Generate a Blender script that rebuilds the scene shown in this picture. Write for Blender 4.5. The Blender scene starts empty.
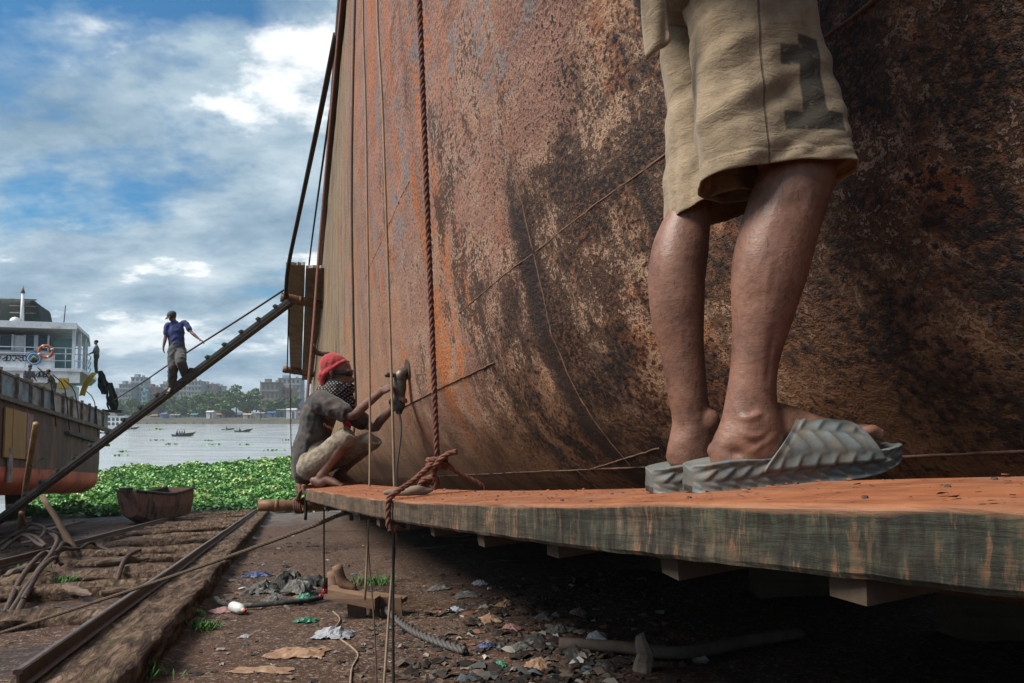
import bpy, math, random
from mathutils import Vector, Matrix, noise, Quaternion
PI = math.pi
V = Vector
random.seed(7)
SC = bpy.context.scene
COL = SC.collection
CZ = 5.2                      # eye height above the river
F = 700.0                     # focal length in pixels of a 1024 wide frame

# ---------------------------------------------------------------- camera
cam_d = bpy.data.cameras.new('camera')
cam = bpy.data.objects.new('camera', cam_d)
COL.objects.link(cam)
cam.location = (0, 0, CZ)
cam.rotation_euler = (math.radians(90), 0, 0)
cam_d.sensor_width = 36
cam_d.lens = 36 * F / 1024
cam_d.shift_y = 73.5 / 1024
cam_d.clip_start = 0.05
cam_d.clip_end = 12000
SC.camera = cam

# ---------------------------------------------------------------- sun and sky
SUN_EL = math.radians(50)
SUN_AZ = math.radians(250)     # compass angle of the sun, clockwise from +Y
sun_dir = V((math.sin(SUN_AZ) * math.cos(SUN_EL), math.cos(SUN_AZ) * math.cos(SUN_EL), math.sin(SUN_EL)))
sun_d = bpy.data.lights.new('sun', 'SUN')
sun_d.energy = 4.4
sun_d.angle = math.radians(26)
sun_d.color = (1.0, 0.93, 0.84)
sun = bpy.data.objects.new('sun', sun_d)
COL.objects.link(sun)
sun.rotation_euler = (-sun_dir).to_track_quat('-Z', 'Y').to_euler()
sun.location = (-20, -20, 40)

SC.view_settings.view_transform = 'Standard'
SC.view_settings.look = 'None'
SC.view_settings.gamma = 1
SC.view_settings.use_curve_mapping = False
SC.view_settings.exposure = 0.50
SC.cycles.use_denoising = True
SC.cycles.max_bounces = 5
SC.cycles.caustics_reflective = False
SC.cycles.caustics_refractive = False


class G:
    """small node-graph helper"""
    def __init__(s, nt):
        s.nt = nt

    def n(s, t, **kw):
        nd = s.nt.nodes.new(t)
        for k, v in kw.items():
            setattr(nd, k, v)
        return nd

    def put(s, sock, v):
        if isinstance(v, bpy.types.NodeSocket):
            s.nt.links.new(v, sock)
        elif v is not None:
            if isinstance(v, (tuple, list)) and len(v) == 3 and sock.type == 'RGBA':
                v = (*v, 1)
            sock.default_value = v

    def pos(s):
        return s.n('ShaderNodeNewGeometry').outputs['Position']

    def obj(s):
        return s.n('ShaderNodeTexCoord').outputs['Object']

    def uv(s):
        return s.n('ShaderNodeTexCoord').outputs['UV']

    def rnd(s):
        return s.n('ShaderNodeObjectInfo').outputs['Random']

    def attr(s, name, out='Fac'):
        return s.n('ShaderNodeAttribute', attribute_name=name).outputs[out]

    def map(s, v, scale=(1, 1, 1), loc=(0, 0, 0), rot=(0, 0, 0)):
        m = s.n('ShaderNodeMapping')
        s.put(m.inputs['Vector'], v)
        m.inputs['Scale'].default_value = scale if isinstance(scale, (tuple, list)) else (scale,) * 3
        m.inputs['Location'].default_value = loc
        m.inputs['Rotation'].default_value = rot
        return m.outputs[0]

    def noise(s, v, scale=5, detail=4, rough=0.55, dist=0, out=0):
        m = s.n('ShaderNodeTexNoise')
        s.put(m.inputs['Vector'], v)
        m.inputs['Scale'].default_value = scale
        m.inputs['Detail'].default_value = detail
        m.inputs['Roughness'].default_value = rough
        m.inputs['Distortion'].default_value = dist
        return m.outputs[out]

    def vor(s, v, scale=5, feature='F1', out='Distance', rand=1):
        m = s.n('ShaderNodeTexVoronoi', feature=feature)
        s.put(m.inputs['Vector'], v)
        m.inputs['Scale'].default_value = scale
        m.inputs['Randomness'].default_value = rand
        return m.outputs[out]

    def wave(s, v, scale=5, dist=2, detail=2, dscale=1, direction='X'):
        m = s.n('ShaderNodeTexWave', bands_direction=direction)
        s.put(m.inputs['Vector'], v)
        m.inputs['Scale'].default_value = scale
        m.inputs['Distortion'].default_value = dist
        m.inputs['Detail'].default_value = detail
        m.inputs['Detail Scale'].default_value = dscale
        return m.outputs['Fac']

    def ramp(s, f, stops, interp='LINEAR'):
        r = s.n('ShaderNodeValToRGB')
        s.put(r.inputs[0], f)
        cr = r.color_ramp
        cr.interpolation = interp
        while len(cr.elements) < len(stops):
            cr.elements.new(0.5)
        for e, (p, c) in zip(cr.elements, stops):
            e.position = p
            if not isinstance(c, (tuple, list)):
                c = (c, c, c)
            e.color = (*c, 1)
        return r.outputs[0]

    def step(s, f, a, b):
        """0 below a, 1 above b"""
        m = s.n('ShaderNodeMapRange')
        m.clamp = True
        s.put(m.inputs[0], f)
        m.inputs[1].default_value = a
        m.inputs[2].default_value = b
        return m.outputs[0]

    def math(s, op, a, b=None, c=None):
        m = s.n('ShaderNodeMath', operation=op)
        s.put(m.inputs[0], a)
        if b is not None:
            s.put(m.inputs[1], b)
        if c is not None:
            s.put(m.inputs[2], c)
        return m.outputs[0]

    def mul(s, a, b):
        return s.math('MULTIPLY', a, b)

    def add(s, a, b):
        return s.math('ADD', a, b)

    def mix(s, f, a, b, blend='MIX'):
        m = s.n('ShaderNodeMix', data_type='RGBA', blend_type=blend)
        s.put(m.inputs[0], f)
        s.put(m.inputs[6], a)
        s.put(m.inputs[7], b)
        return m.outputs[2]

    def sep(s, v):
        m = s.n('ShaderNodeSeparateXYZ')
        s.put(m.inputs[0], v)
        return m.outputs

    def comb(s, x, y, z=0.0):
        m = s.n('ShaderNodeCombineXYZ')
        s.put(m.inputs[0], x)
        s.put(m.inputs[1], y)
        s.put(m.inputs[2], z)
        return m.outputs[0]

    def bump(s, h, strength=0.5, dist=0.01, normal=None):
        m = s.n('ShaderNodeBump')
        m.inputs['Strength'].default_value = strength
        m.inputs['Distance'].default_value = dist
        s.put(m.inputs['Height'], h)
        if normal is not None:
            s.put(m.inputs['Normal'], normal)
        return m.outputs[0]


CLX, CLY = 17.2, 0.8
# world: Nishita sky seen through a broken layer of cloud
W = bpy.data.worlds.new('World')
SC.world = W
W.use_nodes = True
W.node_tree.nodes.clear()
g = G(W.node_tree)
sky = g.n('ShaderNodeTexSky', sky_type='NISHITA')
sky.sun_disc = False
sky.sun_elevation = SUN_EL
sky.sun_rotation = SUN_AZ
sky.air_density = 1.2
sky.dust_density = 0.6
sky.ozone_density = 2.0
dirv = g.n('ShaderNodeTexCoord').outputs['Generated']
dx, dy, dz = g.sep(dirv)
den = g.add(g.math('MAXIMUM', dz, 0.0), 0.30)
cp = g.comb(g.math('DIVIDE', dx, den), g.math('DIVIDE', dy, den), 0.0)
low = g.step(dz, 0.42, 0.04)                     # cloud decks close up towards the horizon
n1 = g.noise(g.map(cp, (1.05, 1.35, 1), (CLX, CLY, 0)), 1.5, 6, 0.58)
n2 = g.noise(g.map(cp, (1.6, 2.0, 1), (3.3 + CLX, 5.1, 0)), 2.0, 6, 0.60)
cum = g.n('ShaderNodeVectorMath', operation='DOT_PRODUCT')
g.put(cum.inputs[0], dirv); cum.inputs[1].default_value = V((-0.305, 1.0, 0.56)).normalized()
n3 = g.noise(g.map(cp, (1.2, 1.6, 1), (8.2, 1.7 + CLY, 0)), 1.7, 7, 0.56)
mask = g.step(g.add(g.add(n1, g.mul(low, 0.17)), g.mul(g.math('SUBTRACT', n2, 0.5), 0.35)), 0.405, 0.535)
shade = g.ramp(g.add(g.mul(n2, 0.65), g.mul(n3, 0.35)), [(0.36, (0.15, 0.235, 0.32)), (0.48, (0.255, 0.35, 0.435)), (0.58, (0.40, 0.49, 0.555)), (0.68, (0.56, 0.62, 0.66))])
n3 = g.add(n3, g.mul(g.step(cum.outputs['Value'], 0.9976, 0.9997), 0.09))      # the tall white cumulus beside the hull
puff = g.mul(g.step(g.add(n3, g.mul(g.math('SUBTRACT', n2, 0.5), 0.30)), 0.555, 0.625), g.mul(g.step(mask, 0.2, 0.7), g.step(dz, 0.03, 0.16)))
shade = g.mix(puff, shade, g.ramp(n2, [(0.38, (0.50, 0.56, 0.60)), (0.58, (0.86, 0.87, 0.87))]))
skyc = g.n('ShaderNodeMix', data_type='RGBA', blend_type='MULTIPLY')
skyc.inputs[0].default_value = 1
g.put(skyc.inputs[6], sky.outputs[0]); skyc.inputs[7].default_value = (0.031, 0.064, 0.081, 1)
skyt = g.mix(mask, skyc.outputs[2], shade)
bg = g.n('ShaderNodeBackground')
g.put(bg.inputs[0], skyt)
bg.inputs[1].default_value = 1.0
wo = g.n('ShaderNodeOutputWorld')
W.node_tree.links.new(bg.outputs[0], wo.inputs[0])


# ---------------------------------------------------------------- helpers
def at(px, py, d):
    """the point that stands d metres in front of the eye at a direction measured from the photograph"""
    return V(((px - 512) / F * d, d, CZ + (415 - py) / F * d))


def mat(name, rough=0.7, metal=0.0, spec=0.5):
    m = bpy.data.materials.new(name)
    m.use_nodes = True
    nt = m.node_tree
    b = nt.nodes['Principled BSDF']
    b.inputs['Roughness'].default_value = rough
    b.inputs['Metallic'].default_value = metal
    b.inputs['Specular IOR Level'].default_value = spec
    return m, G(nt), b


def simple(name, c1, c2=None, scale=8, rough=0.75, bump=0.3, bdist=0.01, detail=5, metal=0, coord='obj', stretch=(1, 1, 1), c3=None, spec=0.4, lo=0.32, hi=0.68):
    """a mottled two or three tone surface with fine relief"""
    m, g, b = mat(name, rough, metal, spec)
    p = g.pos() if coord == 'pos' else g.obj()
    p = g.map(p, stretch)
    f = g.noise(p, scale, detail, 0.6)
    if c2 is None:
        c2 = tuple(x * 0.6 for x in c1)
    if c3:
        col = g.ramp(f, [(lo, c1), ((lo + hi) / 2, c2), (hi, c3)])
    else:
        col = g.ramp(f, [(lo, c1), (hi, c2)])
    f2 = g.noise(p, scale * 6, 4, 0.6)
    col = g.mix(0.35, col, g.ramp(f2, [(0.25, 0.25), (0.75, 1.0)]), 'MULTIPLY')
    g.put(b.inputs['Base Color'], col)
    if bump:
        g.put(b.inputs['Normal'], g.bump(g.add(f2, g.mul(f, 0.6)), bump, bdist))
    return m


def wood_mat(name, c1, c2, axis=0, scale=1.0, rough=0.8, bump=0.5):
    m, g, b = mat(name, rough, 0, 0.25)
    st = [14.0, 14.0, 14.0]
    st[axis] = 0.9
    p = g.map(g.obj(), tuple(x * scale for x in st))
    f = g.noise(p, 1.0, 6, 0.65, 0.4)
    f2 = g.noise(g.obj(), 3 * scale, 5, 0.6)
    rnd = g.rnd()
    col = g.mix(g.step(f, 0.3, 0.7), c1, c2)
    col = g.mix(g.mul(g.step(f2, 0.35, 0.75), 0.6), col, tuple(x * 0.45 for x in c1))
    col = g.mix(0.35, col, g.ramp(rnd, [(0, 0.55), (1, 1.0)]), 'MULTIPLY')
    g.put(b.inputs['Base Color'], col)
    g.put(b.inputs['Normal'], g.bump(f, bump, 0.006))
    return m


def tag(o, label=None, cat=None, group=None, kind=None):
    if label: o['label'] = label
    if cat: o['category'] = cat
    if group: o['group'] = group
    if kind: o['kind'] = kind
    return o


def empty(name, loc=(0, 0, 0), label=None, cat=None, group=None):
    o = bpy.data.objects.new(name, None)
    o.empty_display_size = 0.2
    o.location = loc
    COL.objects.link(o)
    return tag(o, label, cat, group)


def link(name, me, m=None, parent=None, smooth=True):
    if m is not None and not me.materials:
        me.materials.append(m)
    o = bpy.data.objects.new(name, me)
    COL.objects.link(o)
    if parent is not None:
        o.parent = parent
        o.location = -parent.location if parent.parent is None else V((0, 0, 0))
    return o


def catmull(pts, k):
    """smooth a polyline, k steps per span; items may be tuples of any length"""
    if k <= 1 or len(pts) < 3:
        return [tuple(p) for p in pts]
    P = [tuple(p) for p in pts]
    P = [tuple(2 * a - b for a, b in zip(P[0], P[1]))] + P + [tuple(2 * a - b for a, b in zip(P[-1], P[-2]))]
    out = []
    for i in range(1, len(P) - 2):
        for j in range(k):
            t = j / k
            out.append(tuple(0.5 * (2 * b + (c - a) * t + (2 * a - 5 * b + 4 * c - d) * t * t + (3 * b - a - 3 * c + d) * t ** 3)
                             for a, b, c, d in zip(P[i - 1], P[i], P[i + 1], P[i + 2])))
    out.append(P[-2])
    return out


def interp(x, pts):
    """piecewise linear table"""
    if x <= pts[0][0]: return pts[0][1]
    for (a, fa), (b, fb) in zip(pts, pts[1:]):
        if x <= b:
            return fa + (fb - fa) * (x - a) / (b - a)
    return pts[-1][1]


def sinterp(x, pts):
    """smooth (monotone-ish cubic) table"""
    n = len(pts)
    if x <= pts[0][0]:
        return pts[0][1] + (x - pts[0][0]) * (pts[1][1] - pts[0][1]) / (pts[1][0] - pts[0][0])
    if x >= pts[-1][0]:
        return pts[-1][1] + (x - pts[-1][0]) * (pts[-1][1] - pts[-2][1]) / (pts[-1][0] - pts[-2][0])
    def slope(i):
        if i == 0: return (pts[1][1] - pts[0][1]) / (pts[1][0] - pts[0][0])
        if i == n - 1: return (pts[-1][1] - pts[-2][1]) / (pts[-1][0] - pts[-2][0])
        return (pts[i + 1][1] - pts[i - 1][1]) / (pts[i + 1][0] - pts[i - 1][0])
    for i in range(n - 1):
        x0, x1 = pts[i][0], pts[i + 1][0]
        if x <= x1:
            h = x1 - x0
            t = (x - x0) / h
            m0, m1 = slope(i) * h, slope(i + 1) * h
            return (2 * t ** 3 - 3 * t * t + 1) * pts[i][1] + (t ** 3 - 2 * t * t + t) * m0 + (-2 * t ** 3 + 3 * t * t) * pts[i + 1][1] + (t ** 3 - t * t) * m1


def N3(x, y, z=0.0):
    return noise.noise(V((x, y, z)))


def fbm(x, y, z=0.0, o=4):
    a, s, r = 1.0, 1.0, 0.0
    for _ in range(o):
        r += a * noise.noise(V((x * s, y * s, z * s)))
        a *= 0.5; s *= 2.03
    return r


class MB:
    def __init__(s):
        s.v = []; s.f = []; s.uv = None

    def box(s, c, size, rot=None, taper=None):
        """box centred at c; rot is a 3x3 matrix"""
        c = V(c); n = len(s.v)
        for sx in (-1, 1):
            for sy in (-1, 1):
                for sz in (-1, 1):
                    p = V((sx * size[0] / 2, sy * size[1] / 2, sz * size[2] / 2))
                    if taper and sz > 0: p.x *= taper; p.y *= taper
                    if rot is not None: p = rot @ p
                    s.v.append(c + p)
        for f in ((0, 1, 3, 2), (4, 6, 7, 5), (0, 4, 5, 1), (2, 3, 7, 6), (0, 2, 6, 4), (1, 5, 7, 3)):
            s.f.append(tuple(n + i for i in f))
        return s

    def beam(s, a, b, w, h, up=(0, 0, 1), ext=0):
        """square bar from a to b"""
        a, b = V(a), V(b)
        d = (b - a); L = d.length; d.normalize()
        side = d.cross(V(up))
        if side.length < 1e-4: side = d.cross(V((1, 0, 0)))
        side.normalize(); u = side.cross(d)
        R = Matrix((d, side, u)).transposed()
        return s.box((a + b) / 2, (L + 2 * ext, w, h), R)

    def loft(s, rings, cap0=True, cap1=True, closed=True):
        n0 = len(s.v); k = len(rings[0])
        for r in rings: s.v.extend(V(p) for p in r)
        for i in range(len(rings) - 1):
            for j in range(k if closed else k - 1):
                a = n0 + i * k + j; b = n0 + i * k + (j + 1) % k
                s.f.append((a, b, b + k, a + k))
        if cap0: s.f.append(tuple(n0 + j for j in reversed(range(k))))
        if cap1: s.f.append(tuple(n0 + (len(rings) - 1) * k + j for j in range(k)))
        return s

    def tube(s, pts, rad, seg=8, k=1, cap=True, up=None, round_ends=False):
        """tube along pts; rad number, or list of numbers / (ra, rb) pairs; k smooths"""
        n = len(pts)
        if not isinstance(rad, (list, tuple)): rad = [rad] * n
        rr = [(r, r) if not isinstance(r, (list, tuple)) else r for r in rad]
        dat = catmull([(*V(p), *r) for p, r in zip(pts, rr)], k)
        P = [V(d[:3]) for d in dat]; R = [(max(d[3], 1e-5), max(d[4], 1e-5)) for d in dat]
        n = len(P); rings = []; prev = None
        for i in range(n):
            t = (P[min(i + 1, n - 1)] - P[max(i - 1, 0)])
            if t.length < 1e-9: t = V((0, 0, 1))
            t.normalize()
            if prev is None:
                a = V(up) if up is not None else (V((0, 0, 1)) if abs(t.z) < 0.9 else V((1, 0, 0)))
                a = (a - t * a.dot(t)).normalized()
            else:
                a = prev - t * prev.dot(t)
                a = a.normalized() if a.length > 1e-6 else t.orthogonal().normalized()
            prev = a
            b = t.cross(a)
            def ring(c, q):
                return [c + a * (R[i][0] * q * math.cos(2 * PI * j / seg)) + b * (R[i][1] * q * math.sin(2 * PI * j / seg)) for j in range(seg)]
            m = (R[i][0] + R[i][1]) / 2
            if round_ends and i == 0:
                for q in (1.25, 0.95, 0.5): 
                    rings.append(ring(P[i] - t * m * math.sin(q), math.cos(q)))
            rings.append(ring(P[i], 1))
            if round_ends and i == n - 1:
                for q in (0.5, 0.95, 1.25):
                    rings.append(ring(P[i] + t * m * math.sin(q), math.cos(q)))
        return s.loft(rings, cap, cap)

    def ball(s, c, r, rot=None, nu=14, nv=9):
        c = V(c)
        if not isinstance(r, (tuple, list)): r = (r, r, r)
        rings = []
        for i in range(nv + 1):
            th = -PI / 2 + PI * (0.03 + 0.94 * i / nv)
            ring = []
            for j in range(nu):
                p = V((r[0] * math.cos(th) * math.cos(2 * PI * j / nu), r[1] * math.cos(th) * math.sin(2 * PI * j / nu), r[2] * math.sin(th)))
                if rot is not None: p = rot @ p
                ring.append(c + p)
            rings.append(ring)
        return s.loft(rings)

    def rope(s, pts, r, pitch=None, k=6, strands=3, seg=6, step=None):
        """laid rope: strands twisted round the line"""
        P = [V(p) for p in catmull(pts, k)]
        pitch = pitch or r * 7
        step = step or pitch / 7
        # resample
        Q = [P[0]]; acc = 0
        for a, b in zip(P, P[1:]):
            L = (b - a).length
            m = max(1, int(L / step))
            for i in range(1, m + 1): Q.append(a.lerp(b, i / m))
        prev = None; dist = 0; fr = []
        for i, p in enumerate(Q):
            t = (Q[min(i + 1, len(Q) - 1)] - Q[max(i - 1, 0)]).normalized()
            a = (t.orthogonal().normalized() if prev is None else (prev - t * prev.dot(t)).normalized())
            prev = a
            if i: dist += (p - Q[i - 1]).length
            fr.append((p, a, t.cross(a), dist))
        for q in range(strands):
            line = []
            for p, a, b, dd in fr:
                th = 2 * PI * (dd / pitch + q / strands)
                line.append(p + (a * math.cos(th) + b * math.sin(th)) * r * 0.52)
            s.tube(line, r * 0.56, seg)
        return s

    def grid(s, fn, nu, nv, uv=True):
        """fn(u,v) -> point or (point,(U,V))"""
        n0 = len(s.v)
        if s.uv is None: s.uv = [(0, 0)] * n0
        for i in range(nu + 1):
            for j in range(nv + 1):
                r = fn(i / nu, j / nv)
                if isinstance(r, tuple) and len(r) == 2:
                    s.v.append(V(r[0])); s.uv.append(r[1])
                else:
                    s.v.append(V(r)); s.uv.append((i / nu, j / nv))
        for i in range(nu):
            for j in range(nv):
                a = n0 + i * (nv + 1) + j
                s.f.append((a, a + nv + 1, a + nv + 2, a + 1))
        return s

    def jitter(s, amp, scale=3.0, seed=0.0):
        for i, p in enumerate(s.v):
            q = p * scale + V((seed, seed * 1.7, -seed))
            s.v[i] = p + V((noise.noise(q), noise.noise(q + V((31, 0, 0))), noise.noise(q + V((0, 57, 0))))) * amp
        return s

    def mesh(s, name, smooth=False):
        me = bpy.data.meshes.new(name)
        me.from_pydata([tuple(p) for p in s.v], [], s.f)
        if s.uv is not None and len(s.uv) == len(s.v):
            ul = me.uv_layers.new(name='UVMap')
            vi = [0] * len(me.loops)
            me.loops.foreach_get('vertex_index', vi)
            flat = []
            for i in vi: flat.extend(s.uv[i])
            ul.data.foreach_set('uv', flat)
        if smooth:
            me.polygons.foreach_set('use_smooth', [True] * len(me.polygons))
        me.update()
        return me

    def build(s, name, m=None, parent=None, smooth=False, origin=None, **tags):
        if origin is not None:
            o3 = V(origin); s.v = [p - o3 for p in s.v]
        o = link(name, s.mesh(name, smooth), m, parent)
        if origin is not None: o.location = o.location + V(origin)
        if tags: tag(o, **tags)
        return o


def evaluated(mb, mods, name, smooth=True):
    """mesh after modifiers: mods is a list of (type, {props})"""
    o = bpy.data.objects.new('temporary', mb.mesh('temporary') if isinstance(mb, MB) else mb)
    COL.objects.link(o)
    for t, pr in mods:
        md = o.modifiers.new(t, t)
        for k, v in pr.items(): setattr(md, k, v)
    dg = bpy.context.evaluated_depsgraph_get()
    dg.update()
    me = bpy.data.meshes.new_from_object(o.evaluated_get(dg))
    me.name = name
    old = o.data
    bpy.data.objects.remove(o)
    bpy.data.meshes.remove(old)
    if smooth:
        me.polygons.foreach_set('use_smooth', [True] * len(me.polygons))
    return me


def blend(mb, voxel, smooth=4, name='body', factor=0.5):
    """fuse overlapping closed shells into one continuous surface"""
    return evaluated(mb, [('REMESH', dict(mode='VOXEL', voxel_size=voxel, use_smooth_shade=True)), ('SMOOTH', dict(iterations=smooth, factor=factor))], name)


def wrinkle(me, amp, scale, seed=0.0, stretch=(1, 1, 1)):
    """cloth folds: push vertices along their normals"""
    me.update()
    nn = [v.normal.copy() for v in me.vertices]
    for v, n in zip(me.vertices, nn):
        q = V((v.co.x * stretch[0], v.co.y * stretch[1], v.co.z * stretch[2])) * scale + V((seed, -seed, seed * 2))
        r = 1 - abs(noise.noise(q)) * 2.2
        v.co += n * amp * (0.7 * r + 0.5 * noise.noise(q * 2.3))
    me.update()
    return me


def sculpt(me, stamps):
    """push the surface in or out: stamps are (centre, radius, amount)"""
    import numpy as np
    n = len(me.vertices)
    co = np.empty(n * 3); me.vertices.foreach_get('co', co); co = co.reshape(-1, 3)
    me.update(); no = np.empty(n * 3); me.vertices.foreach_get('normal', no); no = no.reshape(-1, 3)
    dis = np.zeros(n)
    for c, r, amt in stamps:
        d2 = ((co - np.array(c)) ** 2).sum(1)
        k = d2 < (2.5 * r) ** 2
        dis[k] += amt * np.exp(-d2[k] / (r * r))
    co += no * dis[:, None]
    me.vertices.foreach_set('co', co.ravel()); me.update()
    return me


def copy_tree(o, parent=None):
    c = o.copy()
    COL.objects.link(c)
    c.parent = parent
    for ch in list(o.children):
        copy_tree(ch, c)
    return c

# ================================================================ GROUND, RIVER
SL = 0.0967                                   # fall of the slipway towards the river
US = V((-0.3025, 0.953, 0)); UN = V((0.953, 0.3025, 0))
NR, NL = -1.47, -4.22                          # the two rails


def sn(x, y):
    return -0.3025 * x + 0.953 * y, 0.953 * x + 0.3025 * y


def from_sn(s, n, z=0.0):
    return V((-0.3025 * s + 0.953 * n, 0.953 * s + 0.3025 * n, z))


def plane_z(s):
    return CZ - 1.0 - SL * s                  # level of the rail heads


def gz(x, y, fine=True):
    s, n = sn(x, y)
    k = min(1, max(0, (n - NR - 0.15) / 0.5))
    dep = 0.21 + 0.15 * k
    z = plane_z(s) - dep
    if n < NL - 0.4: z += 0.06 * min(1, (NL - 0.4 - n))
    if s < 0: z = plane_z(0) - dep - 0.02 * s
    if fine:
        z += 0.030 * fbm(x * 0.9, y * 0.9, 0.3, 3) + 0.012 * fbm(x * 4.5, y * 4.5, 2.0, 2)
        if NL + 0.2 < n < NR - 0.2: z += 0.05 * fbm(x * 1.4, y * 1.4, 5.0, 3)
    return max(z, -1.3)


def on_ground(px, py, lift=0.0):
    """where the line of sight through a photo point meets the ground"""
    dx, dz = (px - 512) / F, (415 - py) / F
    lo, hi = 0.5, 80.0
    for _ in range(50):
        m = (lo + hi) / 2
        if CZ + dz * m > gz(dx * m, m, False) + lift: lo = m
        else: hi = m
    return V((dx * lo, lo, gz(dx * lo, lo)))


m_mud, g, b = mat('mud', 0.85, 0, 0.3)
p = g.pos()
f1 = g.noise(p, 0.7, 5, 0.6)
f2 = g.noise(p, 6, 6, 0.65)
f3 = g.noise(p, 45, 5, 0.7)
col = g.ramp(f2, [(0.28, (0.022, 0.013, 0.009)), (0.5, (0.056, 0.029, 0.018)), (0.72, (0.105, 0.056, 0.034))])
col = g.mix(g.step(f1, 0.52, 0.64), col, (0.066, 0.032, 0.018))
sp_ = g.vor(p, 38, out='Color')
pe = g.step(g.sep(sp_)[0], 0.86, 0.93)
col = g.mix(g.mul(pe, 0.75), col, (0.20, 0.155, 0.12))
pe2 = g.step(g.sep(g.vor(p, 90, out='Color'))[1], 0.88, 0.95)
col = g.mix(g.mul(pe2, 0.6), col, (0.24, 0.19, 0.15))
wet = g.step(g.noise(g.map(p, 1, (3, 8, 0)), 0.55, 4, 0.6), 0.55, 0.66)
X, Y, Z = g.sep(p)
shore = g.step(Z, 1.55, 0.15)
gr = g.noise(p, 2.0, 5, 0.6)
col = g.mix(g.mul(shore, g.step(gr, 0.38, 0.56)), col, (0.17, 0.165, 0.155))
wet = g.math('MAXIMUM', wet, g.mul(shore, g.step(gr, 0.5, 0.6)))
col = g.mix(g.mul(wet, 0.35), col, (0.02, 0.014, 0.011))
g.put(b.inputs['Base Color'], col)
g.put(b.inputs['Roughness'], g.math('SUBTRACT', 0.9, g.mul(wet, 0.55)))
n1 = g.bump(f2, 0.7, 0.05)
n2 = g.bump(g.add(f3, g.mul(pe, 0.6)), 0.7, 0.012, n1)
g.put(b.inputs['Normal'], n2)

mb = MB()
ss = [-26, -18, -12, -8, -5, -3, -1.5, -0.5]
s = 0.0
while s < 52:
    ss.append(s); s += 0.05 + s * 0.013
ss.append(60)
nn_ = [-90, -60, -35, -22, -16, -12]
n = -10.0
while n < 6.0:
    nn_.append(n); n += (0.16 if n < -5 else 0.07)
nn_ += [6.5, 8, 11, 16, 25, 60]
mb.uv = []
for s in ss:
    for n in nn_:
        q = from_sn(s, n)
        mb.v.append(V((q.x, q.y, gz(q.x, q.y)))); mb.uv.append((s, n))
K = len(nn_)
for i in range(len(ss) - 1):
    for j in range(K - 1):
        a = i * K + j
        mb.f.append((a, a + 1, a + K + 1, a + K))
mb.build('ground', m_mud, smooth=True, kind='structure')

m_water, g, b = mat('river_water', 0.16, 0, 0.5)
p = g.pos()
b.inputs['Base Color'].default_value = (0.33, 0.35, 0.35, 1)
b.inputs['IOR'].default_value = 1.33
w1 = g.noise(g.map(p, (0.5, 1.1, 1)), 0.55, 4, 0.6)
w2 = g.noise(g.map(p, (1.0, 2.0, 1)), 2.2, 3, 0.6)
g.put(b.inputs['Normal'], g.bump(w2, 0.5, 0.03, g.bump(w1, 0.6, 0.1)))
fo = g.step(g.noise(g.map(p, (0.06, 0.25, 1)), 1.0, 6, 0.7), 0.45, 0.75)
g.put(b.inputs['Roughness'], g.add(0.12, g.mul(fo, 0.25)))
mb = MB()
mb.grid(lambda u, v: V((-640 + 1280 * u, 15 + 400 * v, 0)), 2, 2)
mb.build('river', m_water, kind='structure')

m_bank = simple('far_bank_soil', (0.095, 0.085, 0.070), (0.055, 0.065, 0.040), 0.2, 0.95, 0, coord='pos')
mb = MB()
rows = [(404, -1.0), (407, 1.0), (412, 3.0), (425, 3.6), (520, 6), (680, 8), (800, 8.5)]
xs_ = [-640, -500] + [-420 + 20 * i for i in range(40)] + [500, 640]
for yy, zz in rows:
    for xx in xs_:
        mb.v.append(V((xx, yy + (8 * N3(xx * 0.01, 3) if yy < 500 else 0) - 0.035 * max(-400, min(400, xx + 150)) * (1 if yy < 600 else 0), zz)))
K = len(xs_)
for i in range(len(rows) - 1):
    for j in range(K - 1):
        a = i * K + j
        mb.f.append((a, a + 1, a + K + 1, a + K))
mb.build('far_bank', m_bank, kind='structure')


def bank_y(x):
    return 410 + 8 * N3(x * 0.01, 3) - 0.035 * max(-400, min(400, x + 150))


# ================================================================ THE SHIP ON THE SLIP
XL = [(-6, 5.2), (-4, 3.45), (-2, 2.1), (0, 1.12), (1.4, 0.49), (2.6, -0.01), (4, -0.56), (7, -1.66), (11, -2.95), (16, -4.47), (36, -10.47)]
FL = [(0.25, 0), (0.58, 0.15), (1.0, 0.34), (1.4, 0.48), (2.4, 0.76), (3.6, 0.93), (4.8, 1.0)]
EB = [(-0.60, 1.7), (-0.55, 1.15), (-0.45, 0.76), (-0.24, 0.335), (-0.1, 0.19), (0.05, 0.09), (0.25, 0.0)]
T_END = 34.0
Z_DECK = 4.75


def hull(t, zp, dent=True):
    xl = sinterp(t, XL)
    xd = 0.33 - 0.30 * t + (0.08 * t * t if t < 0 else 0)
    if zp >= 0.25:
        x = xl + (xd - xl) * sinterp(zp, FL)
    else:
        x = xl + sinterp(zp, EB)
    y = t + 0.095 * (zp - 0.3)
    z = CZ + zp - 0.1 * (t - 2.3)
    if dent:
        d = 0.010 * fbm(t * 0.9, zp * 1.3, 0.5, 2) + 0.0045 * fbm(t * 4, zp * 5, 3.3, 2)
        x -= d
    return V((x, y, z))


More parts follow.
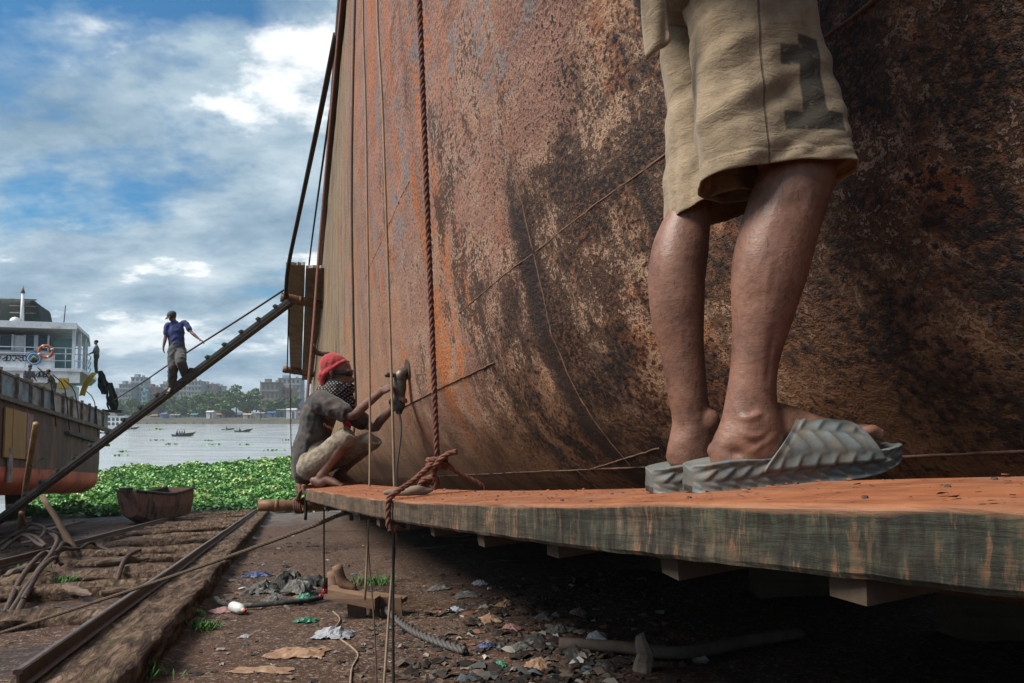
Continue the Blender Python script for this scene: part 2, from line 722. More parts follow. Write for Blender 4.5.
m_hull, g, b = mat('rusty_hull_paint', 0.6, 0, 0.22)
uv = g.uv()
T, ZP, _ = g.sep(uv)
half = lambda n, k: g.mul(g.math('SUBTRACT', n, 0.5), k)
streak = g.noise(g.map(uv, (5.5, 0.5, 1)), 1.0, 5, 0.62)                # runs down the side
big = g.noise(uv, 1.1, 4, 0.6, 0.3)
med = g.noise(g.map(uv, 1, (7, 3, 0)), 5.0, 6, 0.74, 0.2)
speck = g.step(g.noise(g.map(uv, (1, 1, 1), (1, 2, 0)), 58, 4, 0.72), 0.27, 0.73)
diag = g.noise(g.map(uv, (1.0, 9, 1), (0, 0, 0), (0, 0, -0.5)), 1.7, 5, 0.68)
# scaled rust, from black pits to pale tan crust
bias = g.ramp(g.mul(T, 0.2), [(0.0, 0.50), (0.16, 0.50), (0.30, 0.55), (0.55, 0.55), (0.8, 0.57)])
val = g.add(g.add(g.mul(speck, 0.42), g.mul(g.step(med, 0.22, 0.78), 0.58)), g.add(half(big, 0.55), g.math('SUBTRACT', bias, 0.50)))
val = g.add(val, g.mul(g.step(ZP, 0.55, -0.25), -0.055))
rust = g.ramp(val, [(0.36, (0.011, 0.0065, 0.0045)), (0.45, (0.042, 0.019, 0.010)), (0.51, (0.120, 0.050, 0.022)), (0.565, (0.225, 0.108, 0.052)), (0.64, (0.37, 0.225, 0.135))])
red = g.noise(g.map(uv, (3.0, 0.9, 1), (2, 9, 0), (0, 0, -0.35)), 1.6, 4, 0.66)
rust = g.mix(g.mul(g.step(red, 0.44, 0.56), g.step(speck, 0.42, 0.60)), rust, (0.31, 0.078, 0.016))
# old primer: pink and mauve, orange runs, blue-grey remains of topside paint
prim = g.ramp(g.add(g.mul(diag, 0.55), g.mul(big, 0.45)), [(0.36, (0.18, 0.075, 0.038)), (0.45, (0.34, 0.175, 0.122)), (0.53, (0.27, 0.142, 0.103)), (0.62, (0.35, 0.135, 0.058))])
prim = g.mix(g.mul(g.step(streak, 0.515, 0.585), g.step(T, 2.0, 3.0)), prim, (0.44, 0.135, 0.034))
prim = g.mix(g.mul(g.step(g.add(g.mul(diag, 0.5), g.mul(red, 0.5)), 0.525, 0.575), g.mul(g.step(ZP, 0.7, 1.2), 0.80)), prim, (0.165, 0.185, 0.198))
# far topside: weathered ochre and grey
och = g.ramp(streak, [(0.36, (0.06, 0.047, 0.034)), (0.45, (0.19, 0.135, 0.085)), (0.53, (0.31, 0.235, 0.125)), (0.59, (0.22, 0.155, 0.095)), (0.65, (0.42, 0.145, 0.04))])
prim = g.mix(g.step(g.add(T, half(big, 4.0)), 4.9, 7.6), prim, och)
prim = g.mix(g.mul(g.step(g.add(g.mul(speck, 0.6), g.mul(med, 0.4)), 0.485, 0.585), 0.78), prim, (0.085, 0.042, 0.026))
kv = g.add(g.add(g.mul(g.math('SUBTRACT', T, 1.95), 0.42), g.mul(g.math('SUBTRACT', ZP, 0.62), 0.50)), g.add(half(big, 1.7), half(speck, 1.3)))
col = g.mix(g.step(kv, -0.02, 0.07), rust, prim)
# black bitumen coat left in ragged patches along the waterline
bk = g.add(g.add(g.mul(g.noise(g.map(uv, (1.5, 0.8, 1), (4.1, 0.6, 0)), 1.7, 6, 0.74, 0.2), 0.76), g.mul(speck, 0.24)), g.mul(g.mul(g.step(ZP, 1.9, 0.75), g.step(T, 5.0, 2.6)), 0.075))
pale = g.mul(g.mul(g.step(bk, 0.535, 0.56), g.step(bk, 0.592, 0.575)), g.mul(g.step(med, 0.46, 0.56), g.mul(g.step(ZP, 1.7, 1.2), g.step(T, 0.5, 1.2))))
col = g.mix(g.mul(pale, 0.85), col, (0.42, 0.29, 0.20))
bkm = g.mul(g.step(bk, 0.578, 0.592), g.mul(g.step(ZP, 2.2, 1.6), g.step(T, 5.4, 4.4)))
col = g.mix(g.mul(bkm, 0.90), col, g.ramp(speck, [(0.38, (0.011, 0.0065, 0.0045)), (0.55, (0.032, 0.018, 0.011)), (0.68, (0.10, 0.052, 0.028))]))
# dark antifouling below, worn to rust
lowz = g.step(g.add(ZP, half(med, 1.0)), 0.30, -0.05)
low = g.ramp(val, [(0.34, (0.012, 0.008, 0.007)), (0.47, (0.045, 0.024, 0.015)), (0.60, (0.15, 0.070, 0.032))])
col = g.mix(g.mul(lowz, 0.85), col, low)
# dark run below the butt weld and thinner weeps from the seams
run = g.mul(g.step(g.math('ABSOLUTE', g.add(g.math('SUBTRACT', T, 2.30), half(med, 0.16))), 0.085, 0.02), g.mul(g.step(ZP, 0.95, 0.5), 0.85))
weep = g.mul(g.mul(g.step(g.noise(g.map(uv, (16, 0.7, 1), (2, 2, 0)), 1.0, 4, 0.6), 0.575, 0.64), g.step(ZP, 0.53, 0.50)), g.mul(g.step(ZP, -0.25, 0.45), 0.75))
col = g.mix(g.math('MAXIMUM', run, g.mul(weep, g.step(T, 3.4, 2.8))), col, (0.022, 0.013, 0.010))
# grinding dust settled round the working place
dT = g.math('ABSOLUTE', g.math('SUBTRACT', T, 5.0))
dust = g.mul(g.mul(g.step(dT, 2.1, 0.2), g.step(ZP, 1.9, 0.2)), g.step(big, 0.28, 0.55))
col = g.mix(g.mul(dust, 0.55), col, (0.24, 0.155, 0.105))
g.put(b.inputs['Base Color'], col)
near = g.step(T, 2.4, 0.5)                                              # heavier, shinier scale at the near shoulder
g.put(b.inputs['Roughness'], g.math('SUBTRACT', g.add(0.50, g.mul(speck, 0.25)), g.mul(near, 0.16)))
hgt = g.add(g.add(g.mul(speck, 0.8), g.mul(med, 1.4)), g.add(g.mul(diag, 0.25), g.mul(g.mul(speck, near), 1.4)))
hgt = g.add(hgt, g.mul(bkm, -0.25))
g.put(b.inputs['Normal'], g.bump(hgt, 0.62, 0.010))

m_weld = simple('weld_bead', (0.12, 0.062, 0.038), (0.22, 0.125, 0.078), 40, 0.6, 0.6, 0.004)
m_steel = simple('bare_dark_steel', (0.05, 0.03, 0.022), (0.10, 0.055, 0.035), 6, 0.6, 0.4)

ship = empty('ship_hull', hull(2.0, -0.6, False), 'towering rusty steel ship hull with flaking paint propped on the slipway', 'ship')
zs = [-0.6, -0.17, 0.52, 1.32, 2.2, 3.1, 3.95, Z_DECK]
tcols = [[-6, -2.8, 0.3, 2.6, 5.2, 8, 11, 14, 17.5, 21, 25, 29.5, T_END],
         [-6, -3.4, -0.9, 2.25, 4.6, 7.4, 10, 13, 16, 20, 24, 29, T_END]]
welds = []
for k in range(len(zs) - 1):
    tc = tcols[0] if k in (0, 3, 5) else tcols[1]
    z0, z1 = zs[k], zs[k + 1]
    for a, c in zip(tc, tc[1:]):
        # plates curve on the shell; each is dished a little between its welds
        nu = max(6, int((c - a) * (20 if a < 5 else 5))); nu = min(nu, 60)
        nv = 18 if a < 8 else 8
        def fn(u, v, a=a, c=c, z0=z0, z1=z1):
            t = a + (c - a) * u; zp = z0 + (z1 - z0) * v
            q = hull(t, zp)
            e = min(u * (c - a), (1 - u) * (c - a), v * (z1 - z0), (1 - v) * (z1 - z0))
            q.x += 0.003 * min(1, e / 0.25)
            return q, (t, zp)
        MB().grid(fn, nu, nv).build('plate', m_hull, ship, True)
        if k < 4 and c < 6:
            welds.append([(c, z0 + (z1 - z0) * j / 18) for j in range(19)])
for z0, t0, t1 in ((-0.17, -6, 5), (0.52, -6, 3.05), (1.32, 3.5, 5.2)):
    welds.append([(t0 + (t1 - t0) * j / 90, z0) for j in range(91)])
welds.append([(2.75 + (4.3 - 2.75) * j / 40, 0.25) for j in range(41)])
welds.append([(2.05 + 0.45 * j / 6, -0.12 - 0.05 * j / 6) for j in range(7)])
for i, wl in enumerate(welds):
    if wl[0][0] < 12:
        pts = [hull(t, z) + V((0.0010, 0, 0)) for t, z in wl]
        mb = MB().tube(pts, [0.0030 + 0.0016 * N3(j * 1.7, i * 3.1) for j in range(len(pts))], 6, 3)
        mb.jitter(0.003, 40).build('weld_seam', m_weld, ship, True)
# bottom, deck, stern and the far side close the body
def bottom(u, v):
    t = -6 + (T_END + 6) * u
    a = hull(t, -0.6, False); w = 6.0 * (1 if t > 0 else max(0.05, 1 + t / 6.5))
    return V((a.x + w * v, a.y + 0.3 * w * v, a.z - 0.03)), (t, -0.7 - v)
MB().grid(bottom, 30, 6).build('bottom_plating', m_hull, ship, True)
def deck(u, v):
    t = -6 + (T_END + 6) * u
    a = hull(t, Z_DECK, False); w = 9.5 * (1 if t > 2 else max(0.02, 1 - (2 - t) / 8.2))
    return V((a.x + w * v, a.y + 0.3 * w * v, a.z - 0.02)), (t, 5 + v)
MB().grid(deck, 30, 4).build('deck', m_steel, ship, True)
def far_side(u, v):
    d = deck(u, 1)[0]; c = bottom(u, 1)[0]
    return c.lerp(d, v), (u * 40, v * 4)
MB().grid(far_side, 30, 4).build('far_side_plating', m_steel, ship, True)
def stern(u, v):
    zp = -0.6 + (Z_DECK + 0.6) * v
    a = hull(T_END, zp, False); c = far_side(1, v)[0]
    return a.lerp(c, u), (T_END + u * 9, zp)
MB().grid(stern, 6, 8).build('transom', m_steel, ship, True)
mb = MB().tube([hull(t, Z_DECK, False) + V((-0.03, 0, 0.0)) for t in range(-6, 35, 2)], 0.06, 8)
mb.build('deck_edge_bar', m_steel, ship, True)
# little bracket welded to the side, high at the left
q = hull(9.5, 1.55, False)
MB().tube([q, q + V((-0.16, -0.05, 0.02)), q + V((-0.22, -0.1, 0.12))], 0.035, 6, 3).build('bracket', m_steel, ship, True)

m_block = wood_mat('block_timber', (0.06, 0.045, 0.033), (0.11, 0.085, 0.06), 0)
blk = None
for i, t in enumerate([2.6, 4.6, 6.8, 9, 12, 16]):
    a = hull(t, -0.6, False) + V((3.2, 1.0, 0))
    zb = gz(a.x, a.y) - 0.05
    top = hull(t, -0.6, False).z - 0.045
    r = empty('keel_block', (a.x, a.y, zb), 'dark timber keel block under the ship, %s from the near end' % ['first', 'second', 'third', 'fourth', 'fifth', 'sixth', 'seventh'][i], 'keel block', 'keel blocks under the hull')
    h = top - zb
    for j in range(2):
        o = MB().box((a.x + 0.5, a.y + 0.1, zb + h * (j + 0.5) / 2), (2.2, 0.34 + 0.05 * j, h / 2 - 0.012)).jitter(0.02, 3, i + j).build('timber', m_block, r)

# ================================================================ SCAFFOLD PLANK
PU = V((-0.412, 0.911, 0)); PN = V((0.911, 0.412, 0))
PH = [(0.0, 0.047), (0.32, 0.069), (0.69, 0.1055), (0.97, 0.1400), (1.9, 0.238), (2.8, 0.315), (4.03, 0.411), (4.6, 0.455)]
PNN = [(0.0, 0.585), (0.32, 0.556), (0.69, 0.518), (0.97, 0.514), (1.9, 0.52), (3.0, 0.535), (4.03, 0.562), (4.6, 0.57)]
PTH = [(0, 0.0685), (0.69, 0.0675), (1.2, 0.0635), (1.9, 0.061), (4.03, 0.067), (4.6, 0.067)]
PW = 0.285


def plank_pt(s, w, top=0.0):
    """point on the plank: s along, w across from the near edge, top above the walking face"""
    q = PU * s + PN * (sinterp(s, PNN) + w)
    return V((q.x, q.y, CZ - sinterp(s, PH) + top + 0.055 * w))


m_plank, g, b = mat('painted_plank', 0.8, 0, 0.3)
P0 = g.obj()
A_, W_, H_ = g.sep(g.uv())[0], None, None
uvv = g.uv()
S_, Q_, _ = g.sep(uvv)                      # s along, q height below/above top edge (side faces) or across
att = g.attr('facing')
grn = g.noise(g.map(uvv, (9, 75, 1)), 1.0, 5, 0.7, 0.5)
drip = g.noise(g.map(uvv, (70, 11.0, 1)), 1.0, 5, 0.72)
drip2 = g.noise(g.map(uvv, (110, 40, 1), (3, 1, 0)), 1.0, 4, 0.7)
blot = g.noise(g.map(uvv, (1.6, 5, 1)), 2.0, 5, 0.6)
side = g.ramp(g.add(g.mul(grn, 0.30), g.mul(drip, 0.70)), [(0.36, (0.014, 0.011, 0.009)), (0.48, (0.045, 0.034, 0.024)), (0.57, (0.12, 0.080, 0.050)), (0.68, (0.22, 0.145, 0.088))])
gmask = g.mul(g.step(g.add(blot, g.mul(S_, -0.13)), 0.26, 0.46), g.step(drip, 0.40, 0.50))
side = g.mix(g.mul(gmask, 0.66), side, g.ramp(g.add(g.mul(grn, 0.4), g.mul(drip2, 0.6)), [(0.36, (0.008, 0.017, 0.013)), (0.5, (0.024, 0.040, 0.027)), (0.66, (0.070, 0.095, 0.062))]))
dd = g.mul(g.step(drip, 0.52, 0.58), g.step(g.noise(g.map(uvv, (16, 9, 1), (4, 4, 0)), 1.0, 4, 0.65), 0.48, 0.60))
side = g.mix(g.mul(dd, 0.75), side, (0.24, 0.115, 0.062))
side = g.mix(g.mul(g.step(S_, 0.8, 3.2), 0.45), side, (0.24, 0.165, 0.110))
side = g.mix(0.8, side, g.ramp(g.noise(g.map(uvv, (7, 9, 1), (9, 3, 0)), 1.0, 5, 0.65), [(0.34, 0.28), (0.5, 0.62), (0.66, 1.0)]), 'MULTIPLY')
edge = g.step(g.add(Q_, g.mul(g.math('SUBTRACT', blot, 0.5), 0.03)), -0.0075, -0.001)
side = g.mix(g.mul(edge, 0.85), side, (0.29, 0.145, 0.082))
tp = g.ramp(g.noise(uvv, 14, 6, 0.65), [(0.3, (0.15, 0.050, 0.022)), (0.5, (0.245, 0.086, 0.036)), (0.7, (0.32, 0.125, 0.056))])
tp = g.mix(g.mul(g.step(g.noise(g.map(uvv, (1.2, 38, 1)), 1.0, 5, 0.7, 0.3), 0.50, 0.64), 0.75), tp, (0.11, 0.045, 0.024))
tp = g.mix(g.mul(g.step(g.noise(uvv, 5, 4, 0.6), 0.52, 0.66), 0.55), tp, (0.20, 0.115, 0.075))
tp = g.mix(g.step(g.noise(uvv, 60, 3, 0.6), 0.68, 0.74), tp, (0.13, 0.045, 0.02))
col = g.mix(att, side, tp)
g.put(b.inputs['Base Color'], col)
g.put(b.inputs['Normal'], g.bump(g.add(grn, g.mul(g.noise(uvv, 120, 3), 0.3)), 0.55, 0.004))


def board(name, s0, s1, parent, w0=0.0, w1=PW, lift=0.0, th=None, step=0.03, seed=0.0):
    prof = []                                  # (w, h, facing) round the section, near side bottom -> top -> far
    r = 0.0055
    mb = MB(); mb.uv = []; fac = []
    n = int((s1 - s0) / step)
    for i in range(n + 1):
        s = s0 + (s1 - s0) * i / n
        T_ = th or interp(s, PTH)
        sec = [(0.004, -T_, 0), (0.0, -T_ + 0.006, 0), (0.0, -T_ * 0.66, 0), (0.0, -T_ * 0.33, 0), (0.0, -r, 0), (r * 0.3, -r * 0.3, 0.6), (r, 0, 1), ]
        sec += [(w1 - w0) * k / 6 for k in ()]
        W_ = w1 - w0
        sec += [(W_ * 0.25, 0, 1), (W_ * 0.5, 0.001, 1), (W_ * 0.75, 0, 1), (W_ - r, 0, 1), (W_, -r, 0.5), (W_, -T_ * 0.5, 0), (W_, -T_, 0), (W_ * 0.5, -T_, 0)]
        for j, (w, h, fc) in enumerate(sec):
            q = plank_pt(s, w0 + w, h + lift)
            a = 0.0022 * N3(s * 9, j * 0.9 + seed, 1) + 0.0022 * N3(s * 2.3, j * 0.3 + seed, 4)
            if j in (0, 1): a *= 1.4; q.z += 0.0022 * N3(s * 22, seed, 7) + 0.0015 * N3(s * 6, seed, 9)
            if j in (4, 5, 6): a *= 1.8; q.z += 0.0016 * N3(s * 14, seed, 3)
            q += -PN * a
            mb.v.append(q); mb.uv.append((s, h if j < 7 else w)); fac.append(fc)
        K = len(sec)
    for i in range(n):
        for j in range(K):
            a = i * K + j; c = i * K + (j + 1) % K
            mb.f.append((a, c, c + K, a + K))
    mb.f.append(tuple(reversed(range(K)))); mb.f.append(tuple(n * K + j for j in range(K)))
    o = mb.build(name, m_plank, parent, False)
    at_ = o.data.attributes.new('facing', 'FLOAT', 'POINT')
    at_.data.foreach_set('value', fac)
    return o


m_batten = wood_mat('batten_wood', (0.050, 0.035, 0.025), (0.11, 0.076, 0.052), 0, 1.0)
plank = empty('scaffold_plank', plank_pt(2, 0.14, -0.06), 'long worn plank with green paint drips and orange dust hung along the hull', 'plank')
board('board', -0.35, 4.05, plank)
for i, (s, l) in enumerate([(0.468, 0.042), (0.715, 0.036), (1.045, 0.034), (1.33, 0.036), (1.68, 0.034), (1.95, 0.034), (2.25, 0.035), (2.6, 0.04), (3.0, 0.034), (3.4, 0.036), (0.2, 0.04)]):
    th = interp(s, PTH)
    a = plank_pt(s, 0.016 + 0.008 * (i % 3), -th - 0.0135); c = plank_pt(s + 0.01 * ((i * 7) % 3 - 1), PW - 0.015, -th - 0.0135)
    MB().beam(a, c, l, 0.025 + 0.003 * (i % 2)).jitter(0.005, 22, i).build('batten', m_batten, plank)
m_nail_iron = simple('rusty_nail', (0.05, 0.03, 0.022), (0.09, 0.05, 0.035), 80, 0.6, 0.2)
for i, s in enumerate((0.468, 0.715, 1.045, 1.33, 1.68, 1.95, 2.25, 2.6)):
    for w in (0.05, 0.15, 0.24):
        q = plank_pt(s + 0.012 * N3(i, w * 30), w, 0.0005)
        MB().tube([q, q + V((0, 0, 0.0022))], [0.0036, 0.0028], 8).build('nail_head', m_nail_iron, plank)
# flakes of rust fallen on the walking face
rng = random.Random(77)
mbf = MB()
for i in range(1500):
    s = rng.uniform(-0.2, 4.0); w = rng.uniform(0.012, PW - 0.01); k = 0.0012 + 0.0035 * rng.random() ** 3
    q = plank_pt(s, w, 0.0012 + k * 0.3); a = rng.uniform(0, 6.28)
    n0 = len(mbf.v)
    for e in range(4):
        mbf.v.append(q + V((math.cos(a + e * 1.57) * k * (1 + 0.5 * rng.random()), math.sin(a + e * 1.57) * k, rng.uniform(-0.3, 0.5) * k)))
    mbf.f.append((n0, n0 + 1, n0 + 2, n0 + 3))
m_flake = simple('rust_flake', (0.16, 0.062, 0.030), (0.30, 0.12, 0.06), 50, 0.9, 0)
mbf.build('rust_flakes', m_flake, None, label='fine rust flakes fallen on the scaffold plank', cat='rust flakes', kind='stuff')
plank2 = empty('plank_end', plank_pt(4.3, 0.15, -0.06), 'short orange-dusted board end with broken notch beyond the long plank', 'plank')
board('board', 4.065, 4.52, plank2, 0.0, 0.25, 0.016, 0.05, seed=5)

m_bamboo, g, b = mat('bamboo', 0.55, 0, 0.4)
f = g.noise(g.map(g.obj(), (3, 3, 3)), 6, 5, 0.6)
g.put(b.inputs['Base Color'], g.ramp(f, [(0.3, (0.075, 0.032, 0.015)), (0.5, (0.16, 0.075, 0.034)), (0.7, (0.25, 0.13, 0.06))]))
g.put(b.inputs['Normal'], g.bump(g.noise(g.obj(), 60, 3), 0.3, 0.003))
m_bamboo2 = simple('yellow_bamboo', (0.40, 0.27, 0.13), (0.24, 0.14, 0.06), 5, 0.6, 0.3)


def bamboo(name, a, c, r, m, nodes=6, seed=0, **tags):
    a, c = V(a), V(c)
    root = empty(name, a, tags.get('label'), tags.get('cat'), tags.get('group'))
    L = (c - a).length
    bend = V((N3(seed, 1), N3(seed, 2), N3(seed, 3))) * L * 0.015
    pt = lambda u: a.lerp(c, u) + bend * math.sin(PI * u)
    mb = MB(); n = nodes * 4
    mb.tube([pt(i / n) for i in range(n + 1)], [r * (1 - 0.15 * i / n) for i in range(n + 1)], 12)
    mb.build('culm', m, root, True)
    for k in range(nodes):
        u = (k + 0.35 + 0.2 * N3(seed, k)) / nodes
        d = (c - a).normalized() * r * 0.35
        rr = r * (1 - 0.15 * u)
        MB().tube([pt(u) - d, pt(u) - d * 0.3, pt(u) + d * 0.3, pt(u) + d], [rr * 1.0, rr * 1.12, rr * 1.12, rr * 1.0], 12).build('node_ring', m, root, True)
    return root


bamboo('bamboo_pole', at(258, 505.5, 4.15), at(410, 505, 4.42), 0.034, m_bamboo, 3, 2, label='thick brown bamboo pole carrying the far end of the scaffold plank', cat='bamboo pole')

# ================================================================ RAIL TRACK OF THE SLIP
m_rail = simple('rusty_rail', (0.13, 0.070, 0.045), (0.06, 0.034, 0.025), 9, 0.55, 0.35, 0.004)
m_railtop = simple('worn_rail_head', (0.24, 0.20, 0.175), (0.13, 0.095, 0.075), 10, 0.38, 0.2, 0.003, metal=0.5)
m_log, g, b = mat('rotten_timber', 0.9, 0, 0.2)
p = g.obj()
ps = g.map(p, (1, 1, 1), rot=(0, 0, math.radians(-17.6)))
f = g.noise(g.map(ps, (14, 2.4, 14)), 1.0, 6, 0.74, 0.6)
f2 = g.noise(p, 3.0, 5, 0.6)
col = g.ramp(f, [(0.36, (0.022, 0.015, 0.011)), (0.47, (0.075, 0.048, 0.033)), (0.56, (0.15, 0.10, 0.068)), (0.68, (0.27, 0.19, 0.135))])
col = g.mix(g.mul(g.step(f2, 0.56, 0.68), 0.5), col, (0.055, 0.060, 0.022))
g.put(b.inputs['Base Color'], col)
g.put(b.inputs['Normal'], g.bump(g.noise(p, 40, 4, 0.7), 0.6, 0.012, g.bump(f, 1.0, 0.05)))


def rail_line(n, s0, s1, parent, wob=0.02, seed=0):
    prof = [(-0.045, -0.115), (0.045, -0.115), (0.045, -0.103), (0.007, -0.092), (0.007, -0.030), (0.024, -0.024), (0.024, -0.004), (0.018, 0), (-0.018, 0), (-0.024, -0.004), (-0.024, -0.024), (-0.007, -0.030), (-0.007, -0.092), (-0.045, -0.103)]
    rings = []; cnt = int((s1 - s0) / 0.4)
    for i in range(cnt + 1):
        s = s0 + (s1 - s0) * i / cnt
        c = from_sn(s, n + wob * N3(s * 0.25, seed), plane_z(s) + wob * 0.5 * N3(s * 0.3, seed + 9))
        rings.append([c + UN * w + V((0, 0, h)) for w, h in prof])
    o = MB().loft(rings).build('rail', m_rail, parent)
    rings = []
    for i in range(cnt + 1):
        s = s0 + (s1 - s0) * i / cnt
        c = from_sn(s, n + wob * N3(s * 0.25, seed), plane_z(s) + wob * 0.5 * N3(s * 0.3, seed + 9) + 0.003)
        rings.append([c + UN * w + V((0, 0, h)) for w, h in ((-0.017, -0.004), (0.017, -0.004), (0.015, 0.0), (-0.015, 0.0))])
    MB().loft(rings).build('running_surface', m_railtop, o)


def rough_log(a, c, w, h, name, parent, m, seed, nseg=40, amp=0.05, ring=14):
    """squared, rotted baulk with deep checks"""
    a, c = V(a), V(c)
    d = (c - a).normalized(); side = d.cross(V((0, 0, 1))).normalized(); u = side.cross(d)
    rings = []
    for i in range(nseg + 1):
        q = a.lerp(c, i / nseg); rr = []
        L = (c - a).length * i / nseg
        for j in range(ring):
            th = 2 * PI * j / ring
            cx, cy = math.cos(th), math.sin(th)
            k = 1 / max(abs(cx), abs(cy)) ** 0.88
            e = 1 + amp / (w * 0.5) * (fbm(L * 1.1, cx * 2.2 + 3 * cy, seed + cy * 2, 3) + 0.55 * N3(L * 2.2, j * 2.3, seed + 3) + 0.25 * N3(L * 9, j * 1.9, seed + 5))
            rr.append(q + side * (cx * k * w / 2 * e) + u * (cy * k * h / 2 * e))
        rings.append(rr)
    return MB().loft(rings).build(name, m, parent, True)


track = empty('slipway_track', from_sn(8, (NR + NL) / 2, plane_z(8) - 0.2), 'rusty slipway rails on rotten timber baulks running down to the river', 'rail track')
rail_line(NR, 4.65, 36.5, track, 0.03, 1)
rail_line(NL, 2.0, 36.5, track, 0.03, 2)
for i in range(8):
    s0 = 4.0 + i * 4.15; s1 = s0 + 4.1
    n0 = NR + 0.20
    a = from_sn(s0, n0, plane_z(s0) - 0.29); c = from_sn(s1, n0, plane_z(s1) - 0.29)
    rough_log(a, c, 0.62, 0.34, 'longitudinal_baulk', track, m_log, i * 7.3, 150 if i < 3 else 40, 0.05, 40)
    rough_log(from_sn(s0, NL - 0.05, plane_z(s0) - 0.27), from_sn(s1, NL - 0.05, plane_z(s1) - 0.27), 0.42, 0.30, 'longitudinal_baulk', track, m_log, i * 3.3 + 40, 30, 0.04, 14)
sl = 5.6
i = 0
while sl < 36:
    jit = 0.2 * N3(sl, 5)
    rg = random.Random(int(sl * 100))
    lo, hi = (0.0, 1.0) if rg.random() < 0.75 else ((0.0, rg.uniform(0.45, 0.8)) if rg.random() < 0.5 else (rg.uniform(0.2, 0.5), 1.0))
    dz0, dz1 = rg.uniform(-0.05, 0.03), rg.uniform(-0.05, 0.03)
    n_a, n_c = NL + 0.16 + (NR - NL - 0.29) * lo, NL + 0.16 + (NR - NL - 0.29) * hi
    a = from_sn(sl + jit + rg.uniform(-0.15, 0.15), n_a, plane_z(sl) - 0.24 + dz0); c = from_sn(sl - jit * 0.5 + rg.uniform(-0.15, 0.15), n_c, plane_z(sl) - 0.24 + dz1)
    rough_log(a, c, rg.uniform(0.22, 0.52), rg.uniform(0.24, 0.32), 'sleeper', track, m_log, sl * 3.1, 70, 0.055, 30)
    sl += 1.5 + 0.8 * rg.random()
    i += 1

# ================================================================ PEOPLE
def skin_mat(name, c, c2):
    m, g, b = mat(name, 0.5, 0, 0.45)
    p = g.obj()
    f = g.noise(p, 9, 5, 0.62)
    f2 = g.noise(p, 95, 4, 0.65)
    col = g.ramp(f, [(0.32, c2), (0.52, c), (0.72, tuple(min(1, x * 1.3) for x in c))])
    col = g.mix(g.mul(g.step(f2, 0.50, 0.70), 0.45), col, tuple(x * 0.55 for x in c2))            # pores, hair roots
    hair = g.noise(g.map(p, (330, 330, 60), rot=(0.25, 0.2, 0)), 1.0, 2, 0.5)
    col = g.mix(g.mul(g.step(hair, 0.66, 0.72), 0.55), col, (0.018, 0.012, 0.010))
    dst = g.noise(g.map(p, 1, (4, 4, 1)), 24, 5, 0.7)
    col = g.mix(g.mul(g.step(dst, 0.54, 0.68), 0.28), col, tuple(min(1, x * 1.5 + 0.05) for x in c))  # dried dust
    g.put(b.inputs['Base Color'], col)
    g.put(b.inputs['Roughness'], g.add(0.34, g.mul(dst, 0.30)))
    g.put(b.inputs['Normal'], g.bump(g.add(f2, g.mul(g.noise(g.map(p, (9, 9, 22)), 1.6, 4, 0.7, 0.6), 1.2)), 0.28, 0.004))
    return m


def cloth_mat(name, c, c2, dirt, scale=5, weave=260, rough=0.9, amount=0.7):
    m, g, b = mat(name, rough, 0, 0.2)
    p = g.obj()
    f = g.noise(p, scale, 6, 0.62, 0.3)
    f2 = g.noise(g.map(p, 1, (5, 2, 8)), scale * 2.2, 6, 0.65)
    col = g.mix(g.step(f, 0.35, 0.65), c, c2)
    col = g.mix(g.mul(g.step(f2, 0.46, 0.72), amount), col, dirt)
    g.put(b.inputs['Base Color'], col)
    b.inputs['Sheen Weight'].default_value = 0.15
    g.put(b.inputs['Normal'], g.bump(g.noise(p, weave, 2), 0.35, 0.002, g.bump(g.noise(p, scale * 5, 4, 0.6, 0.5), 0.35, 0.012)))
    return m, g, b, col


m_skin1 = skin_mat('skin_legs', (0.190, 0.092, 0.060), (0.110, 0.052, 0.035))
m_skin2 = skin_mat('skin_dark', (0.170, 0.094, 0.071), (0.095, 0.050, 0.038))
m_nail = simple('toenail', (0.36, 0.25, 0.20), (0.30, 0.20, 0.16), 40, 0.35, 0.1)
m_hair = simple('black_hair', (0.010, 0.009, 0.008), (0.022, 0.019, 0.017), 60, 0.6, 0.8, 0.01)
m_eye = simple('eye', (0.02, 0.013, 0.01), (0.03, 0.02, 0.015), 30, 0.2, 0)


